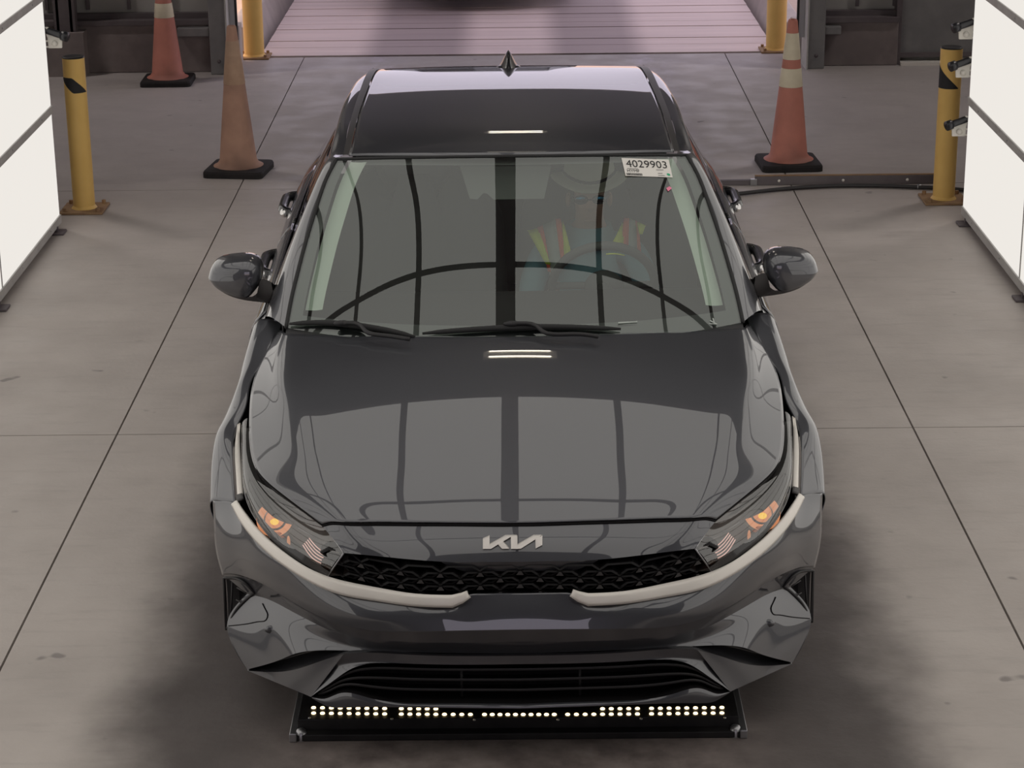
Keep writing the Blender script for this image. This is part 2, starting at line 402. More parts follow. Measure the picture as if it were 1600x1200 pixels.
# remaining shell
struct(box('wall_left', (-9.15, -14, 0), (-9, 11.05, 5.6), 'wall_sheet'))
struct(box('wall_right', (9, -14, 0), (9.15, 11.05, 5.6), 'wall_sheet'))
struct(box('ceiling', (-9.15, -14.15, 5.6), (9.15, 11.05, 5.75), 'roof_deck'))
struct(box('wall_front_left', (-9, -14.15, 0), (-2.4, -14, 5.6), 'wall_sheet'))
struct(box('wall_front_right', (2.4, -14.15, 0), (9, -14, 5.6), 'wall_sheet'))
struct(box('wall_front_top', (-2.4, -14.15, 4.2), (2.4, -14, 5.6), 'wall_sheet'))
struct(box('ground_front', (-40, -60, -.4), (40, -14.16, -.05), 'ground_out'))
struct(box('sun_blocker', (-7.1, 11.1, 6.5), (-.6, 20, 6.7), 'roof_deck'))  # unseen slab added to keep direct sun off the deck

# ------------------------------------------------------------------ light booth: backlit panels in aluminium frames
XL, XR = -2.56, 2.465
booth = empty('light_booth', (0, 2, 0), 'vehicle inspection booth of glowing white panels in grey aluminium frames', 'light booth')
def bb(name, lo, hi, mat, bevel=0):
    o = box(name, (lo[0], lo[1]-2, lo[2]), (hi[0], hi[1]-2, hi[2]), mat, booth, bevel); return o
PY = [6.2-1.43*k for k in range(7)]; PZ = [.055+.615*k for k in range(6)]
for x, s in ((XL, -1), (XR, 1)):
    for k in range(6):
        for r in range(5):
            xa, xb = sorted((x, x+s*.03)); bb('light_panel', (xa, PY[k+1]+.012, PZ[r]+.014), (xb, PY[k]-(.0 if k == 0 else .012), PZ[r+1]-.014), 'panel_white')
    for r in range(6):
        h = .021; xa, xb = sorted((x-s*.008, x+s*.05)); bb('frame_rail', (xa, PY[-1]-.02, PZ[r]-h-.004*(r == 0)), (xb, PY[0]+.004, PZ[r]+h), 'aluminium')
        for k in range(6):
            for q in (.3, .8): lathe('rivet', [(0, 0), (.006, 0), (.004, -.003 if s > 0 else .003), (0, -.003 if s > 0 else .003)], 'steel', booth, 6, 'x', (x-s*.008, PY[k+1]-2+q*1.43, PZ[r]))
    for k in range(1, 7):
        xa, xb = sorted((x-s*.002, x+s*.045)); bb('frame_post', (xa, PY[k]-.009, PZ[0]), (xb, PY[k]+.009, PZ[5]), 'aluminium')
    xa, xb = sorted((x+s*.03, x+s*.05)); bb('end_channel', (xa, PY[0]-.03, .05), (xb, PY[0]+.002, PZ[5]), 'aluminium')
    xa, xb = sorted((x+s*.05, x+s*.06)); bb('back_sheet', (xa, PY[-1], .05), (xb, PY[0], PZ[5]), 'dark_steel')
    for k in range(7):
        for q in (.12,):
            yy = PY[k]-q; xa, xb = sorted((x-s*.05, x+s*.05)); bb('foot', (xa, yy-.05, 0), (xb, yy+.05, .012), 'dark_steel', .003); bb('foot_stem', (x-.012, yy-.012, .012), (x+.012, yy+.012, .036), 'dark_steel')
    for yy in (PY[0]-.2, PY[-1]+.2, 3.2):
        xa, xb = sorted((x+s*.06, x+s*.14)); bb('booth_post', (xa, yy-.04, 0), (xb, yy+.04, 3.75), 'dark_steel')
# overhead panels
CZ = 3.6; CY0, CY1 = -3.2, 3.5
cyb = [-3.2, -1.1, .5, 2.0, 3.5]
rails = [(-2.60, -2.50), (-2.03, -1.99), (-1.47, -1.43), (-.825, -.77), (-.12, -.002), (.65, .705), (1.31, 1.35), (1.87, 1.91), (2.40, 2.54)]
for (q, x0), (x1, q2) in zip(rails[:-1], rails[1:]):
    for a, b_ in zip(cyb[:-1], cyb[1:]):
        bb('light_panel', (x0, a+.03, CZ), (x1, b_-.03, CZ+.03), 'panel_white')
for xa, xb in rails:
    bb('frame_rail', (xa, CY0, CZ-.01), (xb, CY1, CZ+.06), 'dark_steel')
for y in cyb:
    bb('frame_rail', (-2.6, y-.03, CZ-.005), (2.54, y+.03, CZ+.05), 'dark_steel')
for y in (PY[0]-.2, 3.2, PY[-1]+.2):
    bb('booth_beam', (-2.70, y-.04, 3.67), (2.61, y+.04, 3.75), 'dark_steel')

# ceiling lamps, twin tubes
def lamp(x, y, z, L, lab, W=60):
    t = empty('ceiling_lamp', (x, y, z), lab, 'lamp', 'twin tube lamps under the roof')
    boxes('lamp_body', [((-L/2-.05, -.22, 0), (L/2+.05, .22, .06))], 'bracket_white', t)
    for q in (-.17, .17):
        tube('lamp_tube', [(-L/2, q, -.03), (L/2, q, -.03)], .022, 'tube_lamp', t)
        for e in (-L/2, L/2): box('tube_holder', (e-.01, q-.02, -.055), (e+.01, q+.02, 0), 'bracket_white', t)
    for e in (-.4*L, .4*L): tube('hanger', [(e, 0, .06), (e, 0, 5.6-z)], .006, 'steel', t)
    if W:  # area light carried only by the added fill lamps
        la = bpy.data.lights.new('fill_glow', 'AREA'); la.shape = 'RECTANGLE'; la.size = L; la.size_y = .2; la.energy = W; la.color = (1, .92, .88); 
        lo = bpy.data.objects.new('fill_glow', la); COL.objects.link(lo); lo.parent = t; lo.location = (0, 0, -.06)
    return t
lamp(.02, 6.6, 5.2, .64, 'twin tube lamp hanging over the middle of the bay', 0)
lamp(.0, 9.6, 4.6, .55, 'twin tube lamp hanging near the doorway', 0)
lamp(-5.6, 9.4, 5.0, 1.3, 'unseen twin tube fill lamp added by the left rear wall', 70)  # this pair is added out of view to brighten the rear floor
lamp(5.6, 9.4, 5.0, 1.3, 'unseen twin tube fill lamp added by the right rear wall', 70)

# ------------------------------------------------------------------ the sedan
car = empty('car', (CAR_T[0], CAR_T[1], 0), 'dark grey sedan with amber-lit headlights stopped in the inspection booth', 'car')
car.rotation_euler = (0, 0, CAR_ROT)
A = np.array
def CU(L): return [cp(*q) for q in L]
def zlerp(y, T): return float(np.interp(y, [t[0] for t in T], [t[1] for t in T]))

# --- hood
HC = [(.112, .735), (.22, .7715), (.36, .811), (.55, .860), (.78, .913), (.97, .949), (1.10, .968)]          # centre line (y, z)
HE = CU([(504, 819, .19), (445, 775, .33), (410, 745, .45), (394, 710, .60), (391, 640, .87), (402, 582, 1.12), (437, 517, 1.38)])
_hy = A([h[0] for h in HC]); _hz = A([h[1] for h in HC])
def hood_z(x, y):
    yy = A([np.clip(y, _hy[0], _hy[-1])]); z = float(seval(A([_hz]).T, _hy, yy)[0, 0])
    z += (y-_hy[-1])*.13 if y > _hy[-1] else (y-_hy[0])*.34 if y < _hy[0] else 0
    return z-x*x/11.5
def on_hood(u, v):
    lo, hi = -.2, 1.8
    for _ in range(40):
        m = .5*(lo+hi); p = cps(u, v, m)
        if p[2] > hood_z(p[0], m): lo = m
        else: hi = m
    p[0] = abs(p[0]); return p
HKP = [(534, 816.5), (507, 772), (489, 735), (476, 700), (461, 640), (447, 588), (448, 522)]
rows = []
for i, (yc, zc) in enumerate(HC):
    uk, vk = HKP[i]; u0, v0 = proj_car((0, yc, zc)); e = HE[i]
    pts = [A([0, yc, zc])]
    for f in (.32, .62, .86): pts.append(on_hood(u0+(uk-u0)*f, v0+(vk-v0)*f*f))
    k = on_hood(uk, vk); pts.append(A(k)); pts.append(.5*(A(k)+A(e))+A([0, 0, .004])); pts.append(A(e))
    rows.append(full(pts))
HG = loft(rows, 121, 90)
mkgrid('hood', HG, 'paint', car, True, .004)
front_edge = rows[0]
# dark gap under hood edges
side_edge = np.array(HE)
def seam(name, P, r=.0035, mirror=True, mat='matte_dark', off=(0, 0, -.002)):
    Q = cspline(np.array(P)+A(off), 60); tube(name, Q, r, mat, car, 6)
    if mirror: tube(name, Q*MIR, r, mat, car, 6)
seam('hood_gap', cspline(front_edge, 60), .0035, False, off=(0, -.002, -.004))
seam('hood_gap', side_edge, .0035)

# --- nose panel with emblem
NB = CU([(793.5, 878, .042), (680, 877, .05), (600, 870, .068), (538, 864, .092)])
NB[0][0] = 0
nose_top = A([r for r in rows[0][len(rows[0])//2:]])
nose_top = cspline(nose_top, 30)*A([1, 1, 1]) + A([0, -.002, -.006])
nose_bot = cspline(NB, 30)
mid = .5*(nose_top+nose_bot)+A([0, -.005, .004])
NG = loft([full(nose_top), full(mid), full(nose_bot)], 81, 24)
mkgrid('nose_panel', NG, 'paint', car, False, 0)
chin = CU([(793.5, 893, .055), (760, 893, .056), (722, 892, .06), (706, 886, .058), (690, 879, .052)]); chin[0][0] = 0
chin_t = CU([(793.5, 878, .042), (760, 878, .043), (722, 878, .046), (706, 878, .047), (690, 877.5, .049)]); chin_t[0][0] = 0
mkgrid('nose_chin', loft([full(chin_t), full(chin)], 41, 6), 'paint', car, False)
# emblem letters, raised
EK = [[(565,213),(617,190),(617,288),(565,288)], [(617,256),(742,188),(795,187),(627,288),(617,288)], [(683,252),(722,232),(770,287),(714,287)],
      [(783,194),(790,187),(828,187),(835,194),(835,288),(785,288)], [(835,258),(962,187),(1021,185),(862,286),(835,288)], [(975,209),(1030,187),(1029,258),(977,285)]]
ngv = NG.reshape(-1, 3); ngp = A([proj_car(p) for p in ngv])
def on_nose(u, v, lift=.0):
    d = (ngp[:, 0]-u)**2+(ngp[:, 1]-v)**2; i = np.argsort(d)[:4]; w = 1/(d[i]+.05); y = (ngv[i, 1]*w).sum()/w.sum()
    return cps(u, v, y-lift)
V = []; F = []
for poly in EK:
    k = len(poly); b0 = len(V); px = [(640+.2*x+1.5, 800+.2*y) for x, y in poly]
    V += [on_nose(u, v, .008) for u, v in px]; V += [on_nose(u, v, .008)+A([0, .012, -.001]) for u, v in px]
    F.append(tuple(range(b0, b0+k))); F += [(b0+i, b0+(i+1) % k, b0+k+(i+1) % k, b0+k+i) for i in range(k)]
o = mk('emblem', V, F, 'emblem', car, False); o['label'] = 'pale metal KIA letter emblem'

# --- grille
G0 = CU([(793.5, 880, .045), (680, 879, .052), (600, 872, .07), (536, 866, .094)]); G0[0][0] = 0
G1 = CU([(793.5, 927, .045), (707, 931, .045), (640, 929, .055), (575, 918, .085), (511, 901, .122)]); G1[0][0] = 0
g0 = cspline(G0, 40)+A([0, .055, .004]); g1 = cspline(G1, 40)+A([0, .065, -.004])
gr = mkgrid('grille', loft([full(g0), full(g1)], 79, 6), 'matte_dark', car)
gx = A([p[0] for p in cspline(G1, 80)]); gyv = A([p[1] for p in cspline(G1, 80)]); gz1 = A([p[2] for p in cspline(G1, 80)])
gx0 = A([p[0] for p in cspline(G0, 80)]); gz0 = A([p[2] for p in cspline(G0, 80)])
def hexring(cx, cz, w, h, th):
    ang = [(-.5, 0), (-.30, .5), (.30, .5), (.5, 0), (.30, -.5), (-.30, -.5)]
    out = [(cx+a*w, cz+b*h) for a, b in ang]; inn = [(cx+a*(w-th*2.6), cz+b*(h-th*1.5)) for a, b in ang]
    def P(x, z, d): return (x, float(np.interp(abs(x), gx, gyv))+d+.004, z+float(np.interp(abs(x), gx, gz1)))
    V = [P(x, z, 0) for x, z in out]+[P(x, z, -.004) for x, z in inn]+[P(x, z, .05) for x, z in out]+[P(x, z, .05) for x, z in inn]
    F = []
    for i in range(6):
        j = (i+1) % 6; F += [(i, j, 6+j, 6+i), (i, 12+i, 12+j, j), (6+i, 6+j, 18+j, 18+i)]
    return V, F
for r in range(4):
    zc = .012+r*.020
    for q in range(-7, 8):
        cx = q*.112+(.056 if r % 2 else 0)
        if abs(cx) > .545: continue
        top = float(np.interp(abs(cx), gx0, gz0))-float(np.interp(abs(cx), gx, gz1))
        if zc > top-.004: continue
        V, F = hexring(cx, zc, .122, .036, .005); mk('grille_cell', V, F, 'grille_black', gr, False)
        mk('grille_tip', *(lambda P: ([P(cx-.011, zc-.014), P(cx+.011, zc-.014), P(cx+.004, zc-.003), P(cx-.002, zc-.003), P(cx, zc-.006, .012)], [(0, 1, 2, 3)]))(lambda x, z, d=0: (x+.056, float(np.interp(abs(x+.056), gx, gyv))-.004+d, z+float(np.interp(abs(x+.056), gx, gz1)))), 'moulding', gr, False) if abs(cx+.056) < .54 else None

# --- satin trim below headlights, with hooked inner end, and upright tail
T0 = CU([(731, 924, .034), (722, 927, .034), (707, 929.5, .034), (650, 927.5, .045), (590, 918, .078), (527, 905, .112), (481, 887, .155), (447, 864, .205), (410, 832, .30), (385, 802, .405), (373, 786, .47)])
T1 = CU([(733, 929, .030), (722, 938, .026), (707, 945.5, .026), (650, 943.5, .036), (590, 936, .066), (527, 924, .098), (481, 903, .14), (447, 881, .19), (410, 849, .285), (380, 812, .40), (367, 787, .475)])
def hooked(T): return np.concatenate([A(T[:2]), cspline(T[2:], 60)])
t0, t1 = hooked(T0), hooked(T1); tm = .2*t0+.8*t1+A([.001, -.003, .0])
both('satin_trim', np.stack([t0, .5*(t0+tm), tm, t1]), 'satin', car, True, .012)
U0 = CU([(375, 664, .86), (375.5, 700, .735), (378, 740, .60), (380.5, 773, .50)])
U1 = CU([(373, 664, .86), (366, 700, .74), (367.5, 740, .61), (370, 776, .505)])
UM = [(.5*A(a)+.5*A(b))+A([.006, -.003, .003]) for a, b in zip(U0, U1)]
both('satin_trim', loft([U0, UM, U1], 40, 6), 'satin', car, True, .01)
K0 = CU([(380.5, 773, .50), (370, 776, .505)]); K1_ = CU([(382, 781, .475), (373, 786, .475)])
both('trim_corner', loft([K0, K1_], 4, 4), 'moulding', car, True, .008)

# --- headlights
LU = CU([(390, 652, .82), (393, 708, .61), (409, 745, .455), (444, 776, .335), (503, 820, .195), (537, 864, .095)])
LL = CU([(377, 668, .83), (379, 720, .66), (384, 775, .48), (416, 832, .29), (455, 868, .195), (512, 900, .118)])
lu, ll = cspline(LU, 60), cspline(LL, 60)
def inward(P, q): return P+A([-.45*q, .8*q, -.35*q])
mid = .5*(lu+ll); bul = np.sin(np.linspace(.15, 1, 60)*math.pi*.9)[:, None]
lens = loft([lu, .7*lu+.3*ll+bul*A([.006, -.012, .018]), .3*lu+.7*ll+bul*A([.010, -.016, .016]), ll], 60, 20)
heads = []
for s in (-1, 1):
    M = A([s, 1, 1]); h = mkgrid('headlight', loft([inward(lu, .075), inward(mid, .13), inward(ll, .12)], 50, 12)*M, 'lamp_housing', car); heads.append(h)
    h['label'] = 'headlight with glowing amber projector and strip lamps'
    mkgrid('lens', lens*M, 'lens_glass', h)
    mkgrid('lens_side', np.stack([lu*M, inward(lu, .08)*M]), 'lamp_housing', h); mkgrid('lens_side', np.stack([ll*M, inward(ll, .125)*M]), 'lamp_housing', h)
    tube('lens_rim', np.concatenate([lu[6:], ll[::-1][:54]])*M, .0025, 'steel', h, 6)
    mkgrid('lens_edge', loft([ll+A([.001, -.003, 0]), .80*ll+.20*lu+A([.004, -.010, .004])], 40, 3)*M, 'gloss_black', h)
    mkgrid('lamp_shelf', np.stack([inward(.75*lu+.25*ll, .02), inward(.66*lu+.34*ll, .085)])[:, 14:45]*M, 'moulding', h)
    # projector: half bowl under the shelf
    c = cp(430, 811, .345)
    nrm = A([.12, -.76, .62]); nrm = nrm/np.linalg.norm(nrm); ax = A([.62, .45, .18]); ax = ax-nrm*(ax@nrm); ax /= np.linalg.norm(ax); dn = np.cross(ax, nrm); dn = dn if dn[2] < 0 else -dn
    def bowl(r0, r1, d0, d1, a0=-.06, a1=1.06, n=24, m=5):
        G = np.zeros((m, n, 3))
        for i in range(m):
            f = i/(m-1); r = r0+(r1-r0)*f; d = d0+(d1-d0)*(f**.7)
            for j in range(n):
                t = math.pi*(a0+(a1-a0)*j/(n-1)); G[i, j] = c+(ax*math.cos(t)+dn*math.sin(t))*r+nrm*d
        return G*M
    mkgrid('projector_bowl', bowl(.033, .055, -.006, .004), 'lamp_orange', h)
    mkgrid('projector_ring', bowl(.030, .0335, .004, .002), 'lamp_bezel', h)
    mkgrid('projector_lens', bowl(.0, .0305, .013, -.002), 'lamp_orange', h)
    mkgrid('projector_frame', bowl(.055, .060, .004, -.004, .55 if True else 0, 1.15), 'bracket_white', h)
    e = c+ax*-.008+dn*.010+nrm*.014; ellipsoid('bulb', e*M, (.013, .006, .010), 'lamp_bulb', h, 12, 8)
    b = cp(432, 837, .315); ellipsoid('side_reflector', b*M, (.026, .008, .011), 'lamp_amber', h, 14, 8)
    b = cp(451, 846, .275); ellipsoid('side_marker', b*M, (.005, .006, .018), 'lamp_orange', h, 10, 8)
    for k in range(5):
        p0 = cp(473+1.5*k, 838+4.2*k+(2 if k else 0), .245); p1 = cp(492-1*k+2, 862+3.2*k-2, .20); p2 = cp(520-3.6*k, 870+3.4*k, .165)
        p0 = cp(483-2.5*k, 841+2.6*k, .25-.004*k); p1 = cp(500-3.2*k, 859+3.0*k, .205); p2 = cp(522-3.5*k, 868+3.6*k, .165)
        tube('light_strip', cspline([p0, p1, p2], 12)*M, .0016, 'lamp_strip', h, 5)
    ellipsoid('strip_end', cp(518, 872, .16)*M, (.008, .006, .014), 'lamp_orange', h, 10, 6)
    for a_, b_ in (((466, 825, .245), (492, 840, .21)), ((498, 845, .205), (524, 856, .165)), ((453, 854, .24), (477, 869, .2)), ((483, 874, .19), (506, 885, .15))):
        tube('bezel_line', [cp(*a_)*M, cp(*b_)*M], .0014, 'lamp_bezel', h, 5)

# --- front bumper
E0 = CU([(793.5, 927, .042), (765, 927, .042), (748, 927.2, .041), (735, 928, .040), (707, 940, .042), (650, 939, .048), (590, 931, .075), (527, 918, .11), (481, 898, .15), (447, 875, .2), (410, 843, .295), (380, 808, .405), (368, 787, .475), (350, 783, .525), (334, 782, .565)]); E0[0][0] = 0
Ea = CU([(793.5, 948, .0225), (640, 957, .030), (560, 950, .06), (500, 926, .115), (450, 893, .19), (405, 853, .30), (368, 822, .44), (350, 815, .50), (336, 815, .55)]); Ea[0][0] = 0
Eb = CU([(793.5, 968, .0075), (640, 973, .0185), (560, 970, .052), (505, 952, .105), (455, 920, .185), (405, 885, .30), (368, 865, .43), (350, 858, .49), (339, 858, .535)]); Eb[0][0] = 0
E1 = CU([(793.5, 985, -.001), (640, 987, .0135), (575, 984, .045), (530, 974, .082), (480, 953, .15), (430, 923, .26), (388, 903, .39), (364, 897, .46), (349, 898, .51)]); E1[0][0] = 0
BG = loft([full(E0), full(Ea), full(Eb), full(E1)], 161, 30)
bump = mkgrid('front_bumper', BG, 'paint', car, False, .004)
# lower face: recess below the crease, flowing out into the corner panel
E2 = CU([(793.5, 1003, .028), (640, 1003, .04), (575, 998, .07), (530, 990, .115), (490, 973, .19), (450, 952, .29), (415, 935, .385), (396, 930, .43), (386, 928, .45)]); E2[0][0] = 0
E2b = CU([(793.5, 1012, .05), (640, 1011, .06), (575, 1008, .085), (530, 1000, .125), (490, 988, .185), (450, 975, .265), (415, 967, .35), (385, 966, .42), (355, 974, .48)]); E2b[0][0] = 0
E3 = CU([(793.5, 1021, .062), (640, 1019, .07), (560, 1017, .095), (520, 1016, .125), (485, 1017, .165), (462, 1021, .20), (440, 1030, .245), (413, 1039, .30), (386, 1046, .36)]); E3[0][0] = 0
mkgrid('lower_face', loft([full(E1), full(E2)], 161, 8), 'paint', bump, False)
mkgrid('corner_panel', loft([full(E2), full(E2b), full(E3)], 161, 20), 'paint', bump, False)
# silhouette side skirt of the bumper, behind the corner panel
S0 = CU([(354, 976, .485), (366, 1013, .425), (386, 1046, .36)]); S1 = [A([.885, .53, .265]), A([.87, .52, .22]), A([.84, .50, .18])]
both('corner_return', loft([S0, [(A(a)+A(b))/2+A([.004, 0, 0]) for a, b in zip(S0, S1)], S1], 14, 8), 'paint', bump, True)
# corner panel seam
class Surf:
    def __init__(self, G): self.v = G.reshape(-1, 3); self.p = A([proj_car(q) for q in self.v])
    def __call__(self, u, v, lift=0.0):
        d = (self.p[:, 0]-u)**2+(self.p[:, 1]-v)**2; i = np.argsort(d)[:4]; w = 1/(d[i]+.05)
        return cps(u, v, (self.v[i, 1]*w).sum()/w.sum()-lift)
CPS = Surf(loft([full(E2), full(E2b), full(E3)], 241, 40))
q = cspline([CPS(u, v, .002) for u, v in ((357, 978), (372, 976.5), (390, 974), (408, 971), (416, 968), (418, 962), (415, 953), (410, 943))], 30)
for M in (1, -1): tube('panel_seam', q*A([M, 1, 1]), .0016, 'matte_dark', bump, 5)
# air curtain vents
VT = CU([(350, 903, .515), (364, 903, .475), (384, 912, .42), (398, 926, .42)]); VB = CU([(354, 984, .50), (357, 978, .49), (368, 955, .468), (390, 932, .44)])
for s in (-1, 1):
    M = A([s, 1, 1]); v = mkgrid('air_vent', loft([A(VT)+A([0, .012, .004]), A(VT)+A([0, .04, -.01]), A(VB)+A([0, .045, .01]), A(VB)+A([0, .01, -.004])], 16, 10)*M, 'matte_dark', bump)
    tube('vent_frame', np.concatenate([cspline(VT, 16), cspline(VB, 16)[::-1]])*M, .005, 'black_plastic', v, 6, True)
    for a_, b_ in (((370, 918, .46), (385, 927, .445)), ((369, 937, .465), (378, 942, .455))): tube('vent_slat', [cp(*a_)*M, cp(*b_)*M], .0022, 'moulding', v, 5)
    tube('vent_slat', [cp(363, 908, .49)*M, cp(361, 966, .495)*M], .003, 'black_plastic', v, 5)
    ellipsoid('sensor_bump', (CPS(424, 985)+A([0, .006, 0]))*A([-s, 1, 1]), (.022, .008, .013), 'paint', bump, 16, 8)
# fin blade and lower intake
F0 = CU([(793.5, 1025, .048), (640, 1023, .055), (560, 1020, .078), (537, 1022, .092), (507, 1031, .125), (462, 1046, .20), (430, 1050, .27), (387, 1048, .36)]); F0[0][0] = 0
F1 = CU([(793.5, 1038, .05), (640, 1037, .056), (580, 1037, .072), (556, 1042, .082), (537, 1052, .095), (512, 1070, .115), (492, 1084, .135), (486, 1089, .142)]); F1[0][0] = 0
n = 60
fa, fb = cspline(F0, n), cspline(F1, n)
mkgrid('channel', loft([full(cspline(E3, n)), full(.5*(cspline(E3, n)+fa)+A([0, .05, 0])), full(fa)], 119, 8), 'gloss_black', bump)
FL = CU([(387, 1049, .362), (420, 1061, .29), (450, 1074, .215), (475, 1084, .165), (486, 1089, .142)])
mkgrid('fin_blade', loft([full(fa), full(fb)], 119, 10), 'paint', bump)
fl_ = cspline(FL, 30)
both('fin_edge', loft([cspline(A(F0)[3:], 30)[::-1], fl_], 30, 8), 'paint', bump, False)
both('fin_under', loft([fl_, fl_+A([-.03, .10, .0])], 30, 3), 'matte_dark', bump, False)
# lip
L0 = CU([(793.5, 1100, .046), (680, 1099, .05), (605, 1096, .062), (575, 1090, .072), (549, 1083, .085), (532, 1083, .098), (506, 1092, .12), (488, 1089, .142)]); L0[0][0] = 0
L1 = CU([(793.5, 1107.5, .036), (680, 1106, .042), (605, 1105, .056), (560, 1105, .075), (530, 1106, .095), (512, 1104, .112), (498, 1097, .13), (486, 1090, .145)]); L1[0][0] = 0
mkgrid('lip', loft([full(cspline(L0, n)), full(.5*(cspline(L0, n)+cspline(L1, n))+A([0, -.003, .001])), full(cspline(L1, n))], 119, 8), 'paint', bump)
mkgrid('lip_under', loft([full(cspline(L1, n)), full(cspline(L1, n)+A([0, .25, .015]))], 119, 4), 'matte_dark', bump)
ib0, ib1 = cspline(F1, n), cspline(L0, n)
li = mkgrid('lower_intake', loft([full(ib0), full(ib0+A([-.02, .09, -.004])), full(ib1+A([-.02, .10, .004])), full(ib1)], 119, 16), 'matte_dark', car)
for t_, w_ in ((.22, 560), (.48, 545), (.74, 525)):
    P = (1-t_)*ib0+t_*ib1; P = P[P[:, 0] < .60-.03*(1-t_)]; P = full(P+A([0, .018, 0]))
    mkgrid('intake_slat', np.stack([P+A([0, .0, .006]), P+A([0, -.004, 0]), P+A([0, .05, -.006])]), 'black_plastic', li)
for x in (-.17, .17):
    tube('intake_strut', [(x, .085, .30), (x, .085, .21)], .004, 'black_plastic', li, 5)

# --- fenders
f0 = CU([(368.5, 785.5, .48), (364, 720, .665), (365, 692, .76), (374, 662, .87), (384, 640, .935), (394, 595, 1.095), (415, 565, 1.215), (430, 532, 1.335), (437, 515, 1.40), (441, 502, 1.46)])
f1 = CU([(334, 782.5, .563), (335, 722, .72), (341, 675, .86), (347, 662, .92), (353, 650, .97), (371, 605, 1.10), (380, 575, 1.21), (389, 543, 1.33), (395, 522, 1.41), (400, 505, 1.48)])
fm = [.5*(A(a)+A(b))+A([.008, 0, .010])*min(1, i*.5) for i, (a, b) in enumerate(zip(f0, f1))]
f2 = [A([.915, .565, .55]), A([.932, .70, .64]), A([.936, .885, .70]), A([.928, 1.02, .72]), A([.915, 1.12, .72]), A([.908, 1.25, .70]), A([.905, 1.34, .68]), A([.905, 1.45, .66]), A([.905, 1.5, .66]), A([.905, 1.54, .66])]
arch = lambda t: A([.925-.01*abs(t), .885-.375*math.sin(t), .32+.375*math.cos(t)])
f3 = [arch(t) for t in np.linspace(1.05, -1.35, 8)]+[A([.90, 1.32, .22]), A([.895, 1.54, .20])]
FG = loft([f0, fm, f1, f2, f3], 70, 36)
fends = both('fender', FG, 'paint', car, True, .003)
for s, f in zip((-1, 1), fends):
    lip = A([arch(t)+A([.003, 0, 0]) for t in np.linspace(.98, -1.4, 30)])*A([s, 1, 1]); tube('arch_lip', lip, .008, 'black_plastic', f, 6)
q = cspline(CU([(369, 783, .49), (350, 783, .53), (334, 782, .57)]), 12)+A([.002, -.002, 0])
for M in (1, -1): tube('bumper_seam', q*A([M, 1, 1]), .0022, 'matte_dark', car, 5)

# --- windshield
WE = CU([(447, 512, 1.27), (455, 468, 1.38), (466, 422, 1.50), (479, 373, 1.632), (496, 318, 1.78), (512, 274, 1.897), (525, 250, 1.965)])
we = cspline(WE, 13)
wc_t = np.linspace(0, 1, 13); WCy = 1.09+(1.885-1.09)*wc_t; WCz = .952+(1.378-.952)*wc_t+.026*np.sin(wc_t*math.pi)
def wrow(i, ext=1.0):
    e = we[i]; P = []
    for f in np.linspace(0, ext, 9): P.append(A([e[0]*f, WCy[i]+(e[1]-WCy[i])*f**2.5, WCz[i]+(e[2]-WCz[i])*f**2.5]))
    return full(P)
WG = loft([wrow(i) for i in range(13)], 121, 81)
wsh = mkgrid('windshield', WG, 'windshield_glass', car, False)
wgv = WG.reshape(-1, 3); wgp = A([proj_car(p) for p in wgv])
def on_glass(u, v, lift=0.0):
    d = (wgp[:, 0]-u)**2+(wgp[:, 1]-v)**2; i = np.argsort(d)[:4]; w = 1/(d[i]+.05)
    return cps(u, v, (wgv[i, 1]*w).sum()/w.sum()-lift)
# printed dark border behind the glass, rubber edge
wi = lambda i, f: A([we[i][0]*f, WCy[i]+(we[i][1]-WCy[i])*f**2.5, WCz[i]+(we[i][2]-WCz[i])*f**2.5])+A([0, .003, -.004])
for s in (-1, 1):
    g = np.stack([A([wi(i, .935) for i in range(13)]), A([wi(i, 1.0) for i in range(13)])]); mkgrid('glass_border', g*A([s, 1, 1]), 'gloss_black', wsh)
    tube('glass_seal', cspline(we, 40)*A([s, 1, 1]), .007, 'rubber', wsh, 6)
tube('glass_seal', wrow(12)+A([0, .004, .002]), .006, 'rubber', wsh, 6)
cb = np.stack([wrow(0)+A([0, .003, -.004]), wrow(1)+A([0, .003, -.004])]); mkgrid('glass_border', loft([cb[0], cb[1]], 41, 3), 'gloss_black', wsh)
cowl = np.stack([wrow(0)+A([0, -.06, -.03]), wrow(0)+A([0, .01, .0])]); mkgrid('cowl', cowl, 'black_plastic', car)

# --- roof
RC = [(1.895, 1.382), (2.06, 1.408), (2.37, 1.427), (2.75, 1.431), (3.1, 1.420), (3.4, 1.398), (3.62, 1.372), (3.80, 1.340)]
RE = CU([(545, 243, 2.045), (551, 219, 2.20), (559, 184, 2.50), (568, 155, 2.82), (577, 132, 3.12), (584, 116, 3.38), (590, 109, 3.58), (596, 107, 3.74)])
rr = []
for (yc, zc), e in zip(RC, RE):
    rr.append(full([A([e[0]*f, yc+(e[1]-yc)*f**2.2, zc+(e[2]-zc)*f**2.6]) for f in (0, .25, .5, .75, .9, 1)]))
RG = loft(rr, 81, 60); mkgrid('roof_panel', RG, 'paint', car, False, .003)
rm = CU([(536, 243, 2.05), (541, 219, 2.205), (549, 184, 2.505), (558, 155, 2.825), (566, 132, 3.125), (573, 116, 3.385), (580, 109, 3.59), (586, 107, 3.75)])
both('roof_moulding', loft([A(RE)+A([0, 0, .002]), .5*(A(RE)+A(rm))+A([0, 0, .003]), A(rm)+A([0, 0, .002])], 50, 4), 'moulding', car, False)
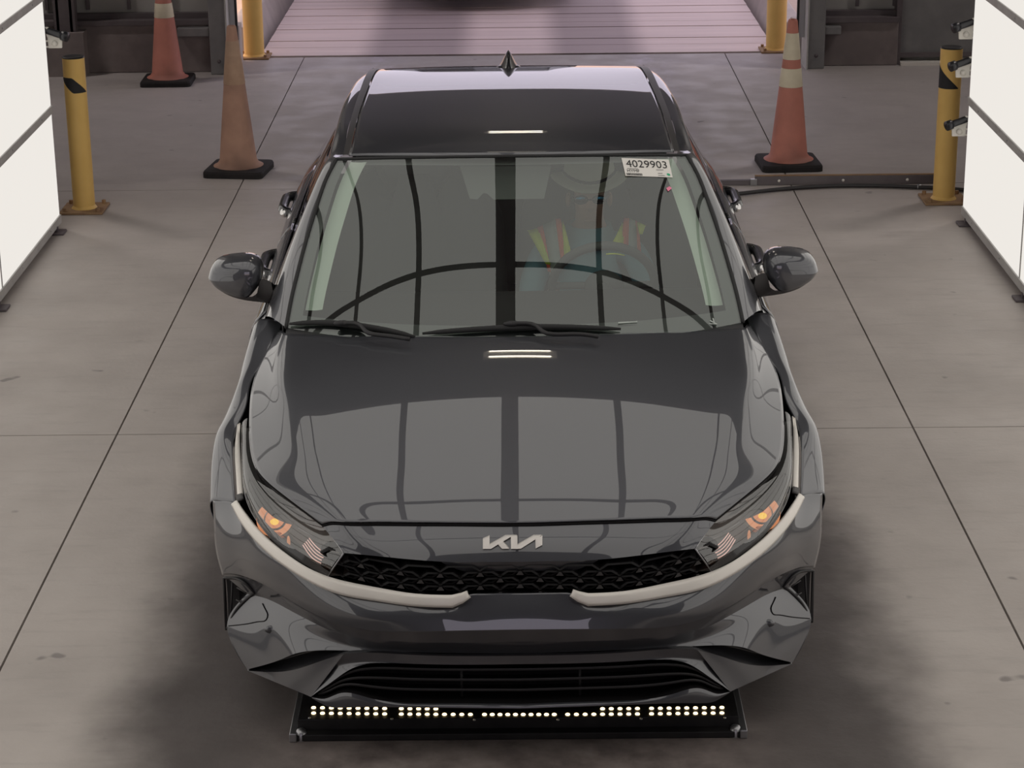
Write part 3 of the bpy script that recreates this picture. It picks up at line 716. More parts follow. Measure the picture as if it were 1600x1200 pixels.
# shark fin antenna
fin = cp(785, 100, 3.52); z0 = 1.385
prof = [(3.43, 0), (3.45, .022), (3.50, .048), (3.55, .062), (3.575, .060), (3.59, .04), (3.595, 0)]
Gf = np.zeros((7, 9, 3))
for i, (y, h) in enumerate(prof):
    for j in range(9):
        t = -1+2*j/8; w = .042*(1-.6*abs((y-3.54)/.11)); Gf[i, j] = A([w*t*(1 if abs(t) > .99 else .9), y, z0+1.05*h*(1-abs(t)**1.3)])
mkgrid('antenna_fin', Gf, 'gloss_black', car)
lathe('antenna_base', [(0, .004), (.04, .004), (.05, 0), (.05, -.02)], 'gloss_black', car, 20, 'z', (0, 3.52, z0+.002))

# --- side frame: A pillar, roof rail, C pillar
s_in = np.concatenate([cspline(we, 14), A(rm), A([[.56, 3.9, 1.27], [.60, 4.10, 1.13], [.64, 4.28, 1.02]])])
TOPX = [(1.50, .842, .925), (1.66, .800, 1.045), (1.86, .735, 1.185), (2.06, .682, 1.283), (2.30, .662, 1.325), (2.70, .66, 1.350), (3.05, .655, 1.338), (3.35, .66, 1.290), (3.60, .70, 1.20), (3.85, .745, 1.09), (4.05, .775, 1.0)]
s_out = A([(x, y, z) for y, x, z in TOPX])
a_in, a_out = cspline(s_in, 90), cspline(s_out, 90)
sm = .5*(a_in+a_out)+A([.010, -.004, .016])
both('side_frame', loft([a_in, sm, a_out], 90, 12), 'paint', car, False)
# belt and body side
def side(y):
    T = {0: [(1.46, .845, .918), (1.7, .842, .940), (2.3, .845, .955), (3.0, .838, .972), (3.6, .815, .99), (4.2, .765, 1.0), (4.55, .72, .98)],
         1: [(1.46, .890, .870), (1.7, .893, .872), (2.3, .900, .878), (3.0, .898, .893), (3.6, .888, .905), (4.2, .845, .91), (4.55, .79, .90)],
         2: [(1.46, .905, .70), (2.3, .908, .70), (3.0, .908, .70), (3.6, .915, .72), (4.2, .87, .72), (4.6, .80, .7)],
         3: [(1.46, .898, .42), (2.3, .885, .42), (3.0, .888, .42), (3.6, .905, .45), (4.2, .86, .45), (4.6, .78, .45)],
         4: [(1.46, .87, .20), (2.3, .86, .19), (3.0, .86, .19), (3.6, .87, .22), (4.2, .82, .25), (4.6, .74, .28)]}
    return [A([np.interp(y, [t[0] for t in T[k]], [t[1] for t in T[k]]), y, np.interp(y, [t[0] for t in T[k]], [t[2] for t in T[k]])]) for k in range(5)]
def side_patch(y0, y1, n):
    S = [side(y) for y in np.linspace(y0, y1, 7)]
    return loft([A([s[k] for s in S]) for k in range(5)], n, 24)
WT = A([(x-.004, y, z-.006) for y, x, z in TOPX]); wt = cspline(WT, 90)
for nm, y0, y1, hy in (('front_door', 1.545, 2.555, 2.36), ('rear_door', 2.56, 3.42, 3.22)):
    D = both(nm, side_patch(y0, y1, 30), 'paint', car, True, .004)
    for s, d in zip((-1, 1), D):
        M = A([s, 1, 1])
        yy = np.linspace(y0 if nm == 'rear_door' else 1.60, y1-.03, 24)
        bot = A([side(y)[0] for y in yy])+A([-.012, 0, .0]); top = A([[np.interp(y, wt[:, 1], wt[:, 0]), y, np.interp(y, wt[:, 1], wt[:, 2])] for y in yy])
        mkgrid('window', loft([bot, .5*(bot+top)+A([.012, 0, 0]), top], 24, 10)*M, 'side_glass', d)
        tube('belt_trim', (A([side(y)[0] for y in np.linspace(y0, y1, 12)])+A([-.004, 0, .004]))*M, .008, 'gloss_black', d, 6)
        p = side(hy)[1]; hz = .862 if nm == 'front_door' else .875
        P = A([(.903, hy-.14, hz), (.935, hy-.115, hz+.004), (.948, hy-.05, hz+.006), (.948, hy+.05, hz+.008), (.935, hy+.115, hz+.008), (.903, hy+.14, hz+.006)])
        tube('door_handle', cspline(P*A([1, 1, 1])-A([.012, 0, 0]), 20)*M, .021, 'gloss_black', d, 8)
        ellipsoid('handle_cap', A([.925, hy-.12, hz])*M, (.02, .03, .02), 'chrome', d, 12, 8)
    if nm == 'front_door':
        for s, d in zip((-1, 1), D):
            bp_ = A([(side(2.50)[0]), (side(2.56)[0])]); tp = A([[np.interp(y, wt[:, 1], wt[:, 0]), y, np.interp(y, wt[:, 1], wt[:, 2])] for y in (2.52, 2.60)])
            mkgrid('door_pillar', np.stack([bp_+A([.002, 0, 0]), .5*(bp_+tp)+A([.017, 0, 0]), tp+A([.004, 0, 0])])*A([s, 1, 1]), 'gloss_black', d)
both('rear_quarter', side_patch(3.425, 4.6, 30), 'paint', car, True)
both('a_panel', loft([[side(1.46)[k] for k in range(5)], [side(1.54)[k] for k in range(5)]], 20, 3), 'paint', car, True)
# quarter glass
yy = np.linspace(3.43, 3.95, 14); bot = A([side(y)[0] for y in yy])+A([-.012, 0, 0]); top = A([[np.interp(y, wt[:, 1], wt[:, 0]), y, np.interp(y, wt[:, 1], wt[:, 2])] for y in yy])
both('quarter_window', loft([bot, .5*(bot+top)+A([.01, 0, 0]), top], 14, 6), 'side_glass', car)
# rear glass, boot lid, rear bumper
rg0 = rr[-1]; bk = lambda y, z, w: full([A([w*f, y-.12*f**2.2, z-.03*f*f]) for f in np.linspace(0, 1, 6)])
mkgrid('rear_window', loft([rg0, bk(4.05, 1.20, .62), bk(4.34, 1.035, .66)], 41, 16), 'side_glass', car)
mkgrid('boot_lid', loft([bk(4.34, 1.035, .70), bk(4.52, 1.022, .72), bk(4.63, 1.0, .72), bk(4.66, .90, .72), bk(4.64, .70, .72)], 41, 24), 'paint', car)
mkgrid('rear_bumper', loft([bk(4.66, .72, .80), bk(4.70, .55, .83), bk(4.68, .40, .82), bk(4.60, .24, .76)], 41, 16), 'paint', car)
for s in (-1, 1): box('tail_light', (min(s*.42, s*.74), 4.53, .80), (max(s*.42, s*.74), 4.62, .90), 'lamp_amber', car, .01)

# --- door mirrors
for s in (-1, 1):
    M = A([s, 1, 1]); nsec = 9; G = []
    OUT = [(325, 432), (333, 413), (352, 404), (375, 400.5), (398, 402), (408, 410), (411, 425), (408, 440), (400, 452), (390, 461), (375, 462), (350, 454), (333, 443)]
    ring = A([cp(u, v, 1.66) for u, v in OUT]); ring = np.concatenate([ring, ring[:1]]); rs = cspline(ring, 41); cen = rs[:-1].mean(0)
    prof = [(.0, -.078), (.35, -.077), (.65, -.073), (.82, -.064), (.93, -.045), (.985, -.01), (1.0, .03), (.98, .055), (.93, .062)]
    Gm = np.zeros((len(prof), 41, 3))
    for i, (k, dy) in enumerate(prof): Gm[i] = cen+(rs-cen)*k; Gm[i, :, 1] += dy+.02*(Gm[i, :, 0]-cen[0])/.1*.6
    m = mkgrid('door_mirror', Gm*M, 'paint', car, s > 0)
    lowG = Gm[3:8].copy(); lowG = lowG[:, 20:40]; 
    k2 = cen+(rs-cen)*.93; k2[:, 1] += .062+.02*(k2[:, 0]-cen[0])/.1*.6
    mk('mirror_glass', np.concatenate([k2[:-1]*M]), [tuple(range(40))], 'chrome', m, False)
    # lower shell and stalk
    lo = A([cp(u, v, y) for u, v, y in ((330, 440, 1.625), (350, 455, 1.60), (375, 464, 1.595), (395, 463, 1.60), (408, 450, 1.61))]); lo2 = A([cp(u, v, y) for u, v, y in ((337, 447, 1.64), (355, 459, 1.63), (378, 467, 1.625), (400, 471, 1.63), (420, 474, 1.63))])
    mkgrid('mirror_shell', loft([lo, .5*(lo+lo2)+A([0, -.012, 0]), lo2, lo2+A([0, .06, -.005])], 24, 10)*M, 'grained_black', m, s < 0)
    st0 = A([cp(*q) for q in ((404, 446, 1.60), (410, 436, 1.63), (424, 441, 1.64))]); st1 = A([cp(*q) for q in ((401, 468, 1.61), (415, 473, 1.62), (432, 474, 1.63))])
    sec = [A([(p[0], p[1], p[2]) for p in cspline(c_, 10)]) for c_ in (st0, .5*(st0+st1)+A([0, -.02, 0]), st1, .5*(st0+st1)+A([0, .05, 0]), st0)]
    mkgrid('mirror_stalk', loft(sec, 10, 16)*M, 'grained_black', m)

# --- wipers
def wiper(pts_b, pts_a):
    P = cspline(A([on_glass(u, v, .012) for u, v in pts_b]), 30); w = tube('wiper', P, np.interp(np.linspace(0, 1, 30), [0, .1, .5, .9, 1], [.004, .008, .011, .008, .004]), 'rubber', car, 6)
    tube('wiper_arm', cspline(A([on_glass(u, v, .03+.01*k) for k, (u, v) in enumerate(pts_a)]), 16), .007, 'black_plastic', w, 6)
    c_ = on_glass(*pts_a[0], .025); ellipsoid('wiper_clip', c_, (.03, .012, .01), 'black_plastic', w, 10, 6)
wiper([(452, 506), (500, 504), (560, 509), (610, 517), (648, 526)], [(535, 505), (562, 507), (572, 518), (600, 524), (640, 530)])
wiper([(660, 521), (720, 516), (800, 512), (880, 511), (970, 514)], [(800, 506), (838, 509), (848, 518), (900, 522), (935, 526)])

# --- wheels
def wheel(x, y, s):
    w = empty('wheel', (0, 0, 0)); w.parent = car; 
    lathe('tyre', [(.215, -.095), (.27, -.105), (.305, -.10), (.32, -.07), (.322, 0), (.32, .07), (.305, .10), (.27, .105), (.215, .095)], 'rubber', w, 40, 'x', (x, y, .322))
    lathe('rim', [(.215, -.09), (.20, -.07), (.19, 0), (.20, .07), (.215, .09)], 'steel', w, 32, 'x', (x, y, .322))
    V = []; F = []
    for k in range(5):
        t = 2*math.pi*k/5; c_, s_ = math.cos(t), math.sin(t); b0 = len(V)
        for r, hw in ((.02, .035), (.20, .022)):
            for q in (-1, 1):
                for d in (.05, .075): V.append((x+s*d, y+c_*r-s_*hw*q, .322+s_*r+c_*hw*q))
        F += [tuple(b0+i for i in f) for f in ((0, 1, 3, 2), (4, 6, 7, 5), (0, 4, 5, 1), (2, 3, 7, 6), (1, 5, 7, 3), (0, 2, 6, 4))]
    mk('spokes', V, F, 'steel', w, False); lathe('hub', [(0, .08*s), (.04, .078*s), (.05, .05*s), (.05, 0)], 'steel', w, 16, 'x', (x, y, .322))
for y in (.885, 3.585):
    for s in (-1, 1): wheel(s*.765, y, s)
# underbody and engine bay
boxes('underbody', [((-.66, .35, .17), (.66, 4.45, .24)), ((-.52, .17, .24), (.52, .5, .50)), ((-.66, .5, .24), (.66, 1.12, .68)), ((-.84, 1.5, .2), (.84, 3.2, .26)), ((-.66, 1.1, .24), (.66, 1.16, .86)), ((-.7, 3.55, .24), (.7, 4.45, .9))], 'matte_dark', car)
for s in (-1, 1):
    for y in (.885, 3.585): mkgrid('wheel_liner', np.stack([A([[xx*s, y-.39*math.sin(t), .30+.39*math.cos(t)] for t in np.linspace(-1.6, 1.6, 16)]) for xx in (.60, .85)]), 'matte_dark', car)

# ------------------------------------------------------------------ cabin
dash = [full([A([0, y, z]), A([.3, y+.01, z]), A([.6, y+.05, z-.01]), A([.76, y+.12, z-.03])]) for y, z in ((1.17, .925), (1.40, .945), (1.62, .945), (1.76, .92), (1.80, .84), (1.78, .60))]
mkgrid('dashboard', loft(dash, 41, 20), 'dash_black', car)
mkgrid('headliner', RG*A([.97, 1, 1])+A([0, 0, -.035]), 'interior_grey', car)
for s in (-1, 1):
    i0 = cspline(we, 20)[2:]+A([-.050, .03, -.015]); i1 = cspline(we, 20)[2:]+A([-.105, .05, -.02])
    mkgrid('pillar_trim', loft([i0, .5*(i0+i1)+A([0, -.008, .0]), i1], 20, 6)*A([s, 1, 1]), 'trim_pale', car)
# interior mirror with sensor housing
im = [cps(u, v, 2.0) for u, v in ((722, 262), (858, 262), (848, 308), (772, 309), (762, 300), (754, 299), (745, 309), (736, 308))]
mk('interior_mirror', [tuple(p) for p in im]+[tuple(p+A([0, .05, .0])) for p in im], [tuple(range(8)), tuple(range(15, 7, -1))]+[(i, (i+1) % 8, 8+(i+1) % 8, 8+i) for i in range(8)], 'interior_grey', car, False, 0, .006)
# seats
def seat(cx):
    st = empty('seat'); st.parent = car
    bk = [full([A([0, y, z]), A([w*.6, y-.0, z]), A([w, y-.04, z-.01]), A([w+.01, y+.05, z])]) + A([0, 0, 0]) for y, z, w in ((2.50, .45, .24), (2.56, .70, .25), (2.62, .92, .24), (2.66, 1.03, .20), (2.70, 1.06, .12))]
    G = loft(bk, 25, 14); G[..., 0] += cx; mkgrid('seat_back', G, 'seat_cloth', st, False, -.09)
    ellipsoid('headrest', (cx, 2.72, 1.14), (.13, .05, .09), 'seat_cloth', st)
    for e in (-.05, .05): tube('headrest_post', [(cx+e, 2.70, 1.0), (cx+e, 2.72, 1.12)], .007, 'steel', st, 6)
    cu = [full([A([0, y, z]), A([.20, y, z]), A([.25, y, z+.03]), A([.27, y, z-.06])]) for y, z in ((2.02, .40), (2.04, .45), (2.2, .47), (2.5, .43))]
    G = loft(cu, 25, 10); G[..., 0] += cx; mkgrid('seat_cushion', G, 'seat_cloth', st, False, .1)
seat(-.37); seat(.37)
rb = [full([A([0, y, z]), A([.4, y, z]), A([.62, y-.02, z-.01])]) for y, z in ((3.30, .50), (3.42, .75), (3.50, .98), (3.55, 1.02))]
mkgrid('rear_seat', loft(rb, 31, 12), 'seat_cloth', car, False, -.08)
mkgrid('parcel_shelf', np.stack([rb[-1], rb[-1]+A([0, .65, 0])]), 'interior_dark', car)
# steering wheel
rt = cps(945, 384, 1.93); tilt = math.radians(24); RW = .185
sc = rt+A([0, math.sin(tilt)*RW, -math.cos(tilt)*RW])
ring = A([sc+A([RW*math.cos(t), -RW*math.sin(t)*math.sin(tilt), RW*math.sin(t)*math.cos(tilt)]) for t in np.linspace(0, 2*math.pi, 41)[:-1]])
sw = tube('steering_wheel', ring, .0165, 'interior_dark', car, 8, True)
for t in (0, math.pi, -math.pi/2): tube('wheel_spoke', [sc, sc+A([RW*math.cos(t), -RW*math.sin(t)*math.sin(tilt), RW*math.sin(t)*math.cos(tilt)])], .014, 'interior_dark', sw, 6)
ellipsoid('wheel_boss', sc+A([0, -.01, 0]), (.07, .03, .06), 'interior_dark', sw)
tube('steering_column', [sc, (sc[0], 1.74, sc[2]-.10)], .035, 'interior_dark', sw)
tube('wheel_mark', cspline([cps(947, 397, 1.935), cps(962, 396.5, 1.933), cps(976, 399, 1.936)], 8), .003, 'vest_yellow', sw, 5)
# paper tag and small stickers on the glass
def quad_on_glass(C, s, t, lift):
    p = [A(c) for c in C]; q = (1-t)*((1-s)*p[0]+s*p[1])+t*((1-s)*p[3]+s*p[2]); return on_glass(q[0], q[1], lift)
STK = [(971, 246.8), (1045, 249.6), (1051, 277.2), (977.5, 274.6)]
c4 = [quad_on_glass(STK, s, t, .006) for s, t in ((0, 0), (1, 0), (1, 1), (0, 1))]
def bil(s, t, d=0):
    return (1-t)*((1-s)*c4[0]+s*c4[1])+t*((1-s)*c4[3]+s*c4[2])+A([0, -.9*d, .45*d])
stk = mk('lot_sticker', [bil(*q) for q in ((0, 0), (1, 0), (1, 1), (0, 1))]+[bil(*q, -.002) for q in ((0, 0), (1, 0), (1, 1), (0, 1))], [(0, 1, 2, 3), (7, 6, 5, 4), (0, 4, 5, 1), (1, 5, 6, 2), (2, 6, 7, 3), (3, 7, 4, 0)], 'paper', car, False)
stk['label'] = 'white printed lot sticker reading 4029903'
def print_text(txt, s0, s1, t0, t1, mat, name='printed_text'):
    cu = bpy.data.curves.new('txt', 'FONT'); cu.body = txt; cu.resolution_u = 3; ob = bpy.data.objects.new('txt', cu); COL.objects.link(ob)
    dg = bpy.context.evaluated_depsgraph_get(); me = bpy.data.meshes.new_from_object(ob.evaluated_get(dg)); bpy.data.objects.remove(ob)
    v = A([p.co[:] for p in me.vertices]); F = [tuple(p.vertices) for p in me.polygons]
    mn, mx = v.min(0), v.max(0); ss = s0+(v[:, 0]-mn[0])/(mx[0]-mn[0])*(s1-s0); tt = t1-(v[:, 1]-mn[1])/(mx[1]-mn[1])*(t1-t0)
    mk(name, [bil(a, b, .0012) for a, b in zip(ss, tt)], F, mat, stk, False)
print_text('4029903', .07, .93, .10, .50, 'ink', 'printed_number')
print_text('HYMF', .06, .32, .63, .78, 'ink', 'printed_code')
V = []; F = []; x = .03
rng = random.Random(3)
while x < .37:
    w = rng.choice((.006, .010, .014)); b0 = len(V); V += [bil(x, .84, .0012), bil(x+w, .84, .0012), bil(x+w, .96, .0012), bil(x, .96, .0012)]; F.append((b0, b0+1, b0+2, b0+3)); x += w+rng.choice((.005, .009))
mk('barcode', V, F, 'ink', stk, False)
V = []; F = []
for s0, s1, t in ((.07, .30, .57), (.68, .84, .58), (.70, .80, .78), (.70, .84, .90)):
    b0 = len(V); V += [bil(s0, t, .0012), bil(s1, t, .0012), bil(s1, t+.03, .0012), bil(s0, t+.03, .0012)]; F.append((b0, b0+1, b0+2, b0+3))
mk('fine_print', V, F, 'ink_grey', stk, False)
mk('green_mark', [bil(.925+.035*math.cos(t)+.01*math.sin(t), .85+.07*math.sin(t), .0013) for t in np.linspace(0, 6.283, 13)[:-1]], [tuple(range(12))], 'green_ink', stk, False)
pk = [on_glass(u, v, .004) for u, v in ((1041, 294), (1046, 291), (1050, 294), (1044, 299))]; mk('pink_mark', pk, [(0, 1, 2, 3)], 'pink_ink', wsh, False)
pk = [on_glass(u, v, .004) for u, v in ((966, 503), (996, 501.5), (996, 503.5), (966, 505.5))]; mk('label_strip', pk, [(0, 1, 2, 3)], 'vest_grey', wsh, False)
arrow = [[(1110, 500), (1121, 506), (1119, 507), (1109, 501.5)], [(1113, 497), (1115, 497), (1117, 504), (1115, 504)], [(1108, 505), (1120, 505.5), (1120, 507), (1108, 506)]]
for k in arrow: mk('glass_mark', [on_glass(u, v, .004) for u, v in k], [(0, 1, 2, 3)], 'vest_grey', wsh, False)

# ------------------------------------------------------------------ driver
def W3(p): return A(c2w(p))
hd = cps(921, 313, 2.40)                      # centre of the face, car frame
sx = hd[0]; per = empty('person', tuple(W3([sx, 2.45, 0])), 'driver in a brimmed hat, dark glasses and orange-yellow safety vest at the wheel', 'person')
per.rotation_euler = (0, 0, CAR_ROT)
org = A([sx, 2.45, 0])
shL, shR = cps(838, 372, 2.46), cps(1002, 372, 2.46); zsh = .5*(shL[2]+shR[2])-.01
hands = [sc+A([RW*math.cos(t)*1.0, -RW*math.sin(t)*math.sin(tilt)+.012, RW*math.sin(t)*math.cos(tilt)]) for t in (math.radians(195), math.radians(-15))]
VV = []; EE = []; RR = []
def addv(p, r, par=None):
    VV.append(A(p, dtype=float)-org); RR.append(r if isinstance(r, tuple) else (r, r)); i = len(VV)-1
    if par is not None: EE.append((par, i))
    return i
pel = addv((sx, 2.42, .55), (.15, .12)); bel = addv((sx, 2.45, .70), (.15, .115), pel); che = addv((sx, 2.44, zsh-.13), (.165, .115), bel); col_ = addv((sx, 2.46, zsh+.0), (.10, .085), che)
nk = addv((sx, 2.45, zsh+.075), (.056, .058), col_); jaw = addv((sx, hd[1]+.012, hd[2]-.065), (.058, .066), nk); fac = addv((sx, hd[1]+.03, hd[2]+.005), (.073, .085), jaw); cr = addv((sx, hd[1]+.035, hd[2]+.075), (.073, .088), fac)
addv((sx, hd[1]+.035, hd[2]+.115), (.05, .06), cr)
ns = addv((sx, hd[1]-.055, hd[2]-.012), .014, fac); addv((sx, hd[1]-.068, hd[2]-.02), .011, ns)
for s, h_, sh in ((-1, hands[0], shL), (1, hands[1], shR)):
    a = addv((sh[0]-s*.035, 2.46, zsh-.035), (.065, .062), col_); b_ = addv((sh[0]+s*.02, 2.40, zsh-.15), .052, a); e = addv((sh[0]+s*.035, 2.27, zsh-.28), .043, b_)
    wv = h_+A([s*.01, .075, -.02]); f_ = addv(.5*(A([sh[0]+s*.035, 2.27, zsh-.28])+wv), .036, e); w_ = addv(wv, (.027, .022), f_); pm = addv(h_+A([0, .035, -.004]), (.034, .018), w_)
    up_ = A([0, -math.sin(tilt), math.cos(tilt)])
    for k in range(4):
        off = up_*(.024-.016*k); ln = (.028, .032, .03, .024)[k]
        p1 = addv(h_+off+A([s*.012, .012, .014]), .0085, pm); p2 = addv(h_+off+A([0, -.024, .006]), .008, p1); addv(h_+off+A([-s*ln*.7, -.022, -.004]), .007, p2)
    t1 = addv(h_+up_*.034+A([-s*.012, .024, 0]), .0095, pm); addv(h_+up_*.055+A([-s*.018, .008, .0]), .008, t1)
    hp = addv((sx+s*.09, 2.38, .53), .088, pel); kn = addv((sx+s*.14, 2.02, .58), .062, hp); an = addv((sx+s*.12, 1.80, .34), .042, kn); addv((sx+s*.12, 1.70, .30), .035, an)
me = bpy.data.meshes.new('body_skel'); me.from_pydata([tuple(v) for v in VV], EE, []); ob = bpy.data.objects.new('body_skel', me); COL.objects.link(ob)
sk = ob.modifiers.new('skin', 'SKIN'); sk.branch_smoothing = .4; sk.use_smooth_shade = True
for i, sv in enumerate(me.skin_vertices[0].data): sv.radius = RR[i]; sv.use_root = (i == 0)
sd = ob.modifiers.new('sub', 'SUBSURF'); sd.levels = 2; sd.render_levels = 2
dg = bpy.context.evaluated_depsgraph_get(); bm_ = bpy.data.meshes.new_from_object(ob.evaluated_get(dg)); bpy.data.objects.remove(ob)
bm_.name = 'body'; body = bpy.data.objects.new('body', bm_); COL.objects.link(body); body.parent = per
bm_.materials.clear()
for q in ('shirt', 'skin', 'trousers'): bm_.materials.append(MAT[q])
hl = [h_-org for h_ in hands]
for p in bm_.polygons:
    c_ = A(p.center[:]); mi = 0
    if c_[2] > zsh+.045 and abs(c_[0]) < .12: mi = 1
    elif min(np.linalg.norm(c_-h_) for h_ in hl) < .075: mi = 1
    elif c_[2] < .62: mi = 2
    p.material_index = mi; p.use_smooth = True
L_ = lambda p: tuple(A(p)-org)
# ears, mouth, hood collar
for s in (-1, 1): ellipsoid('ear', L_((sx+s*.078, hd[1]+.035, hd[2]-.005)), (.010, .018, .03), 'skin', per, 10, 8)
ellipsoid('mouth', L_((sx, hd[1]-.052, hd[2]-.066)), (.024, .008, .005), 'vest_orange' if False else 'cone_faded', per, 10, 6)
lathe('shirt_collar', [(.062, .0), (.085, .01), (.10, -.03), (.13, -.06)], 'shirt', per, 24, 'z', L_((sx, 2.455, zsh+.06)))
# hat
def ring_(cx, cy, cz, rx, ry, n=32): return A([[cx+rx*math.cos(t), cy+ry*math.sin(t), cz+.018*math.cos(2*t)*rx/.15] for t in np.linspace(0, 2*math.pi, n+1)])-org
hz = hd[2]+.082; hy = hd[1]+.04
hatG = np.stack([ring_(sx, hy, hz-.012, .145, .14), ring_(sx, hy, hz-.002, .12, .122), ring_(sx, hy, hz+.004, .098, .108), ring_(sx, hy, hz+.03, .094, .104), ring_(sx, hy, hz+.075, .084, .094), ring_(sx, hy, hz+.098, .055, .062), ring_(sx, hy, hz+.105, .004, .004)])
mkgrid('hat', hatG, 'hat', per, False, .004)
tube('hat_band', (ring_(sx, hy, hz+.012, .097, .107))[:-1], .006, 'trousers', per, 6, True)
# dark glasses
gl = empty('sunglasses', (0, 0, 0)); gl.parent = per
for s in (-1, 1):
    ellipsoid('lens', L_((sx+s*.034, hd[1]-.056, hd[2]+.016)), (.027, .008, .018), 'sunglass', gl, 16, 10)
    ellipsoid('lens_sheen', L_((sx+s*.036, hd[1]-.0625, hd[2]+.024)), (.018, .004, .006), 'lens_glint', gl, 12, 6)  # blue glint put in as a coloured solid on each lens
    tube('temple', [L_((sx+s*.058, hd[1]-.05, hd[2]+.02)), L_((sx+s*.080, hd[1]+.03, hd[2]+.015))], .0035, 'sunglass', gl, 5)
tube('bridge', [L_((sx-.01, hd[1]-.062, hd[2]+.018)), L_((sx+.01, hd[1]-.062, hd[2]+.018))], .003, 'sunglass', gl, 5)
# safety vest: front panels wrapped on the chest and a back panel
def ribbon(name, a, b_, mat, par, y0=2.315, y1=2.30):
    n_ = 8; T = np.linspace(0, 1, n_); P = [[], []]
    for k in range(n_):
        f = T[k]
        for q, (t_, bt) in enumerate(((a[0], b_[0]), (a[1], b_[1]))):
            u = t_[0]*(1-f)+bt[0]*f; v = t_[1]*(1-f)+bt[1]*f; yy = y0+(y1-y0)*f+.06*(1-f)**3
            p = cps(u, v, yy); yy += 1.3*(p[0]-sx)**2; P[q].append(cps(u, v, yy)-org)
    return mkgrid(name, A(P), mat, par, False, .004)
vest = empty('safety_vest', (0, 0, 0)); vest.parent = per
ribbon('vest_edge', ((824, 360), (841, 356)), ((852, 412), (860, 414)), 'vest_yellow', vest)
ribbon('vest_stripe', ((840, 355), (848, 352)), ((856, 424), (861, 426)), 'vest_orange', vest)
ribbon('reflective_tape', ((848, 352), (869, 342)), ((860, 438), (878, 414)), 'vest_grey', vest)
ribbon('vest_stripe', ((868, 342), (876, 341)), ((877, 414), (884, 412)), 'vest_orange', vest)
ribbon('vest_edge', ((875, 346), (880, 346)), ((883, 410), (893, 398)), 'vest_yellow', vest)
ribbon('vest_edge', ((972, 348), (976, 347)), ((956, 382), (974, 383)), 'vest_yellow', vest)
ribbon('vest_stripe', ((975, 340), (983, 341)), ((972, 387), (982, 388)), 'vest_orange', vest)
ribbon('reflective_tape', ((983, 341), (994, 345)), ((982, 388), (996, 392)), 'vest_grey', vest)
ribbon('vest_stripe', ((993, 344), (998, 347)), ((996, 395), (1002, 395)), 'vest_orange', vest)
ribbon('vest_edge', ((996, 346), (1009, 352)), ((1000, 366), (1004, 366)), 'vest_yellow', vest)

# ------------------------------------------------------------------ bollards
def bollard(x, y, r, h, lab, stripe=0, cap=True, grp='yellow steel bollards'):
    t = empty('bollard', (x, y, 0), lab, 'bollard', grp)
    box('base_plate', (-.125, -.125, 0), (.125, .125, .014), 'rust_base', t, .004)
    lathe('post', [(r, .014), (r, h)], 'yellow_paint', t, 32)
    lathe('weld', [(r+.012, .014), (r, .03)], 'yellow_paint', t, 24)
    if cap: lathe('cap', [(r, h), (r*.96, h+.008), (r*.8, h+.006), (0, h+.004)], 'black_plastic', t, 32)
    for a in (-1, 1):
        for b in (-1, 1): lathe('anchor_bolt', [(0, .034), (.012, .034), (.012, .014)], 'rust_base', t, 6, 'z', (a*.095, b*.095, 0), False)
    if stripe:
        n = 20; G = np.zeros((2, n, 3))
        for j in range(n):
            f = j/(n-1)
            if stripe > 0:
                a = math.radians(185+165*f); top = h-.105-.085*max(0, f-.5)/.5; bot = h-.107-.085*min(1, f/.5)
                if f > .97: bot = top-.002
            else:
                a = math.radians(178+130*f); top = h-.085-.135*f; bot = h-.222
            bot = min(bot, top-.001)
            for q, z in enumerate((top, bot)): G[q, j] = ((r+.0012)*math.cos(a), (r+.0012)*math.sin(a), z)
        mkgrid('stripe', G, 'ink', t, False)
    return t
bollard(-2.5, 6.60, .062, .88, 'yellow bollard with black slash by the left light wall', 1)
bollard(2.44, 6.63, .062, .88, 'yellow bollard with black slash by the right light wall', -1)
bollard(-2.06, 11.36, .078, 1.0, 'yellow bollard behind the dirty unbanded cone at the doorway')
bollard(2.02, 11.42, .078, 1.0, 'yellow bollard behind the striped cone at the doorway')

# ------------------------------------------------------------------ traffic cones
def cone(x, y, rot, lab, bands, body, band, hh=.90, rb=.118, bs=.185):
    t = empty('traffic_cone', (x, y, 0), lab, 'traffic cone', 'traffic cones'); t.rotation_euler = (0, 0, rot)
    n = 8; ring = []
    for k in range(4):
        for i in range(4):
            a = math.pi/2*k+math.pi/2*i/3; cx = (bs-.035)*(1 if k in (0, 3) else -1); cy = (bs-.035)*(1 if k in (0, 1) else -1)
            ring.append((cx+.035*math.cos(a), cy+.035*math.sin(a)))
    m = len(ring); V = [(a*q, b*q, z) for z, q in ((0, 1.0), (.028, 1.0), (.040, .965), (.046, .62)) for a, b in ring]; F = []
    for l in range(3):
        for i in range(m): F.append((l*m+i, l*m+(i+1) % m, (l+1)*m+(i+1) % m, (l+1)*m+i))
    F.append(tuple(3*m+i for i in range(m))); F.append(tuple(range(m))[::-1]); mk('base', V, F, 'cone_base', t, False)
    R = lambda z: rb+(.028-rb)*(z-.04)/(hh-.04)
    lathe('body', [(rb+.035, .045), (rb+.012, .055), (R(.08), .08), (R(hh-.01), hh-.01), (R(hh)-.004, hh), (R(hh)-.010, hh), (R(hh)-.012, hh-.05)], body, t, 40)
    for a, b in bands: lathe('reflective_band', [(R(a*hh)+.0005, a*hh), (R(a*hh)+.002, a*hh+.003), (R(b*hh)+.002, b*hh-.003), (R(b*hh)+.0005, b*hh)], band, t, 40)
cone(1.655, 7.53, .05, 'orange cone with two pale bands on the cord cover side', [(.55, .675), (.735, .91)], 'cone_orange', 'cone_band')
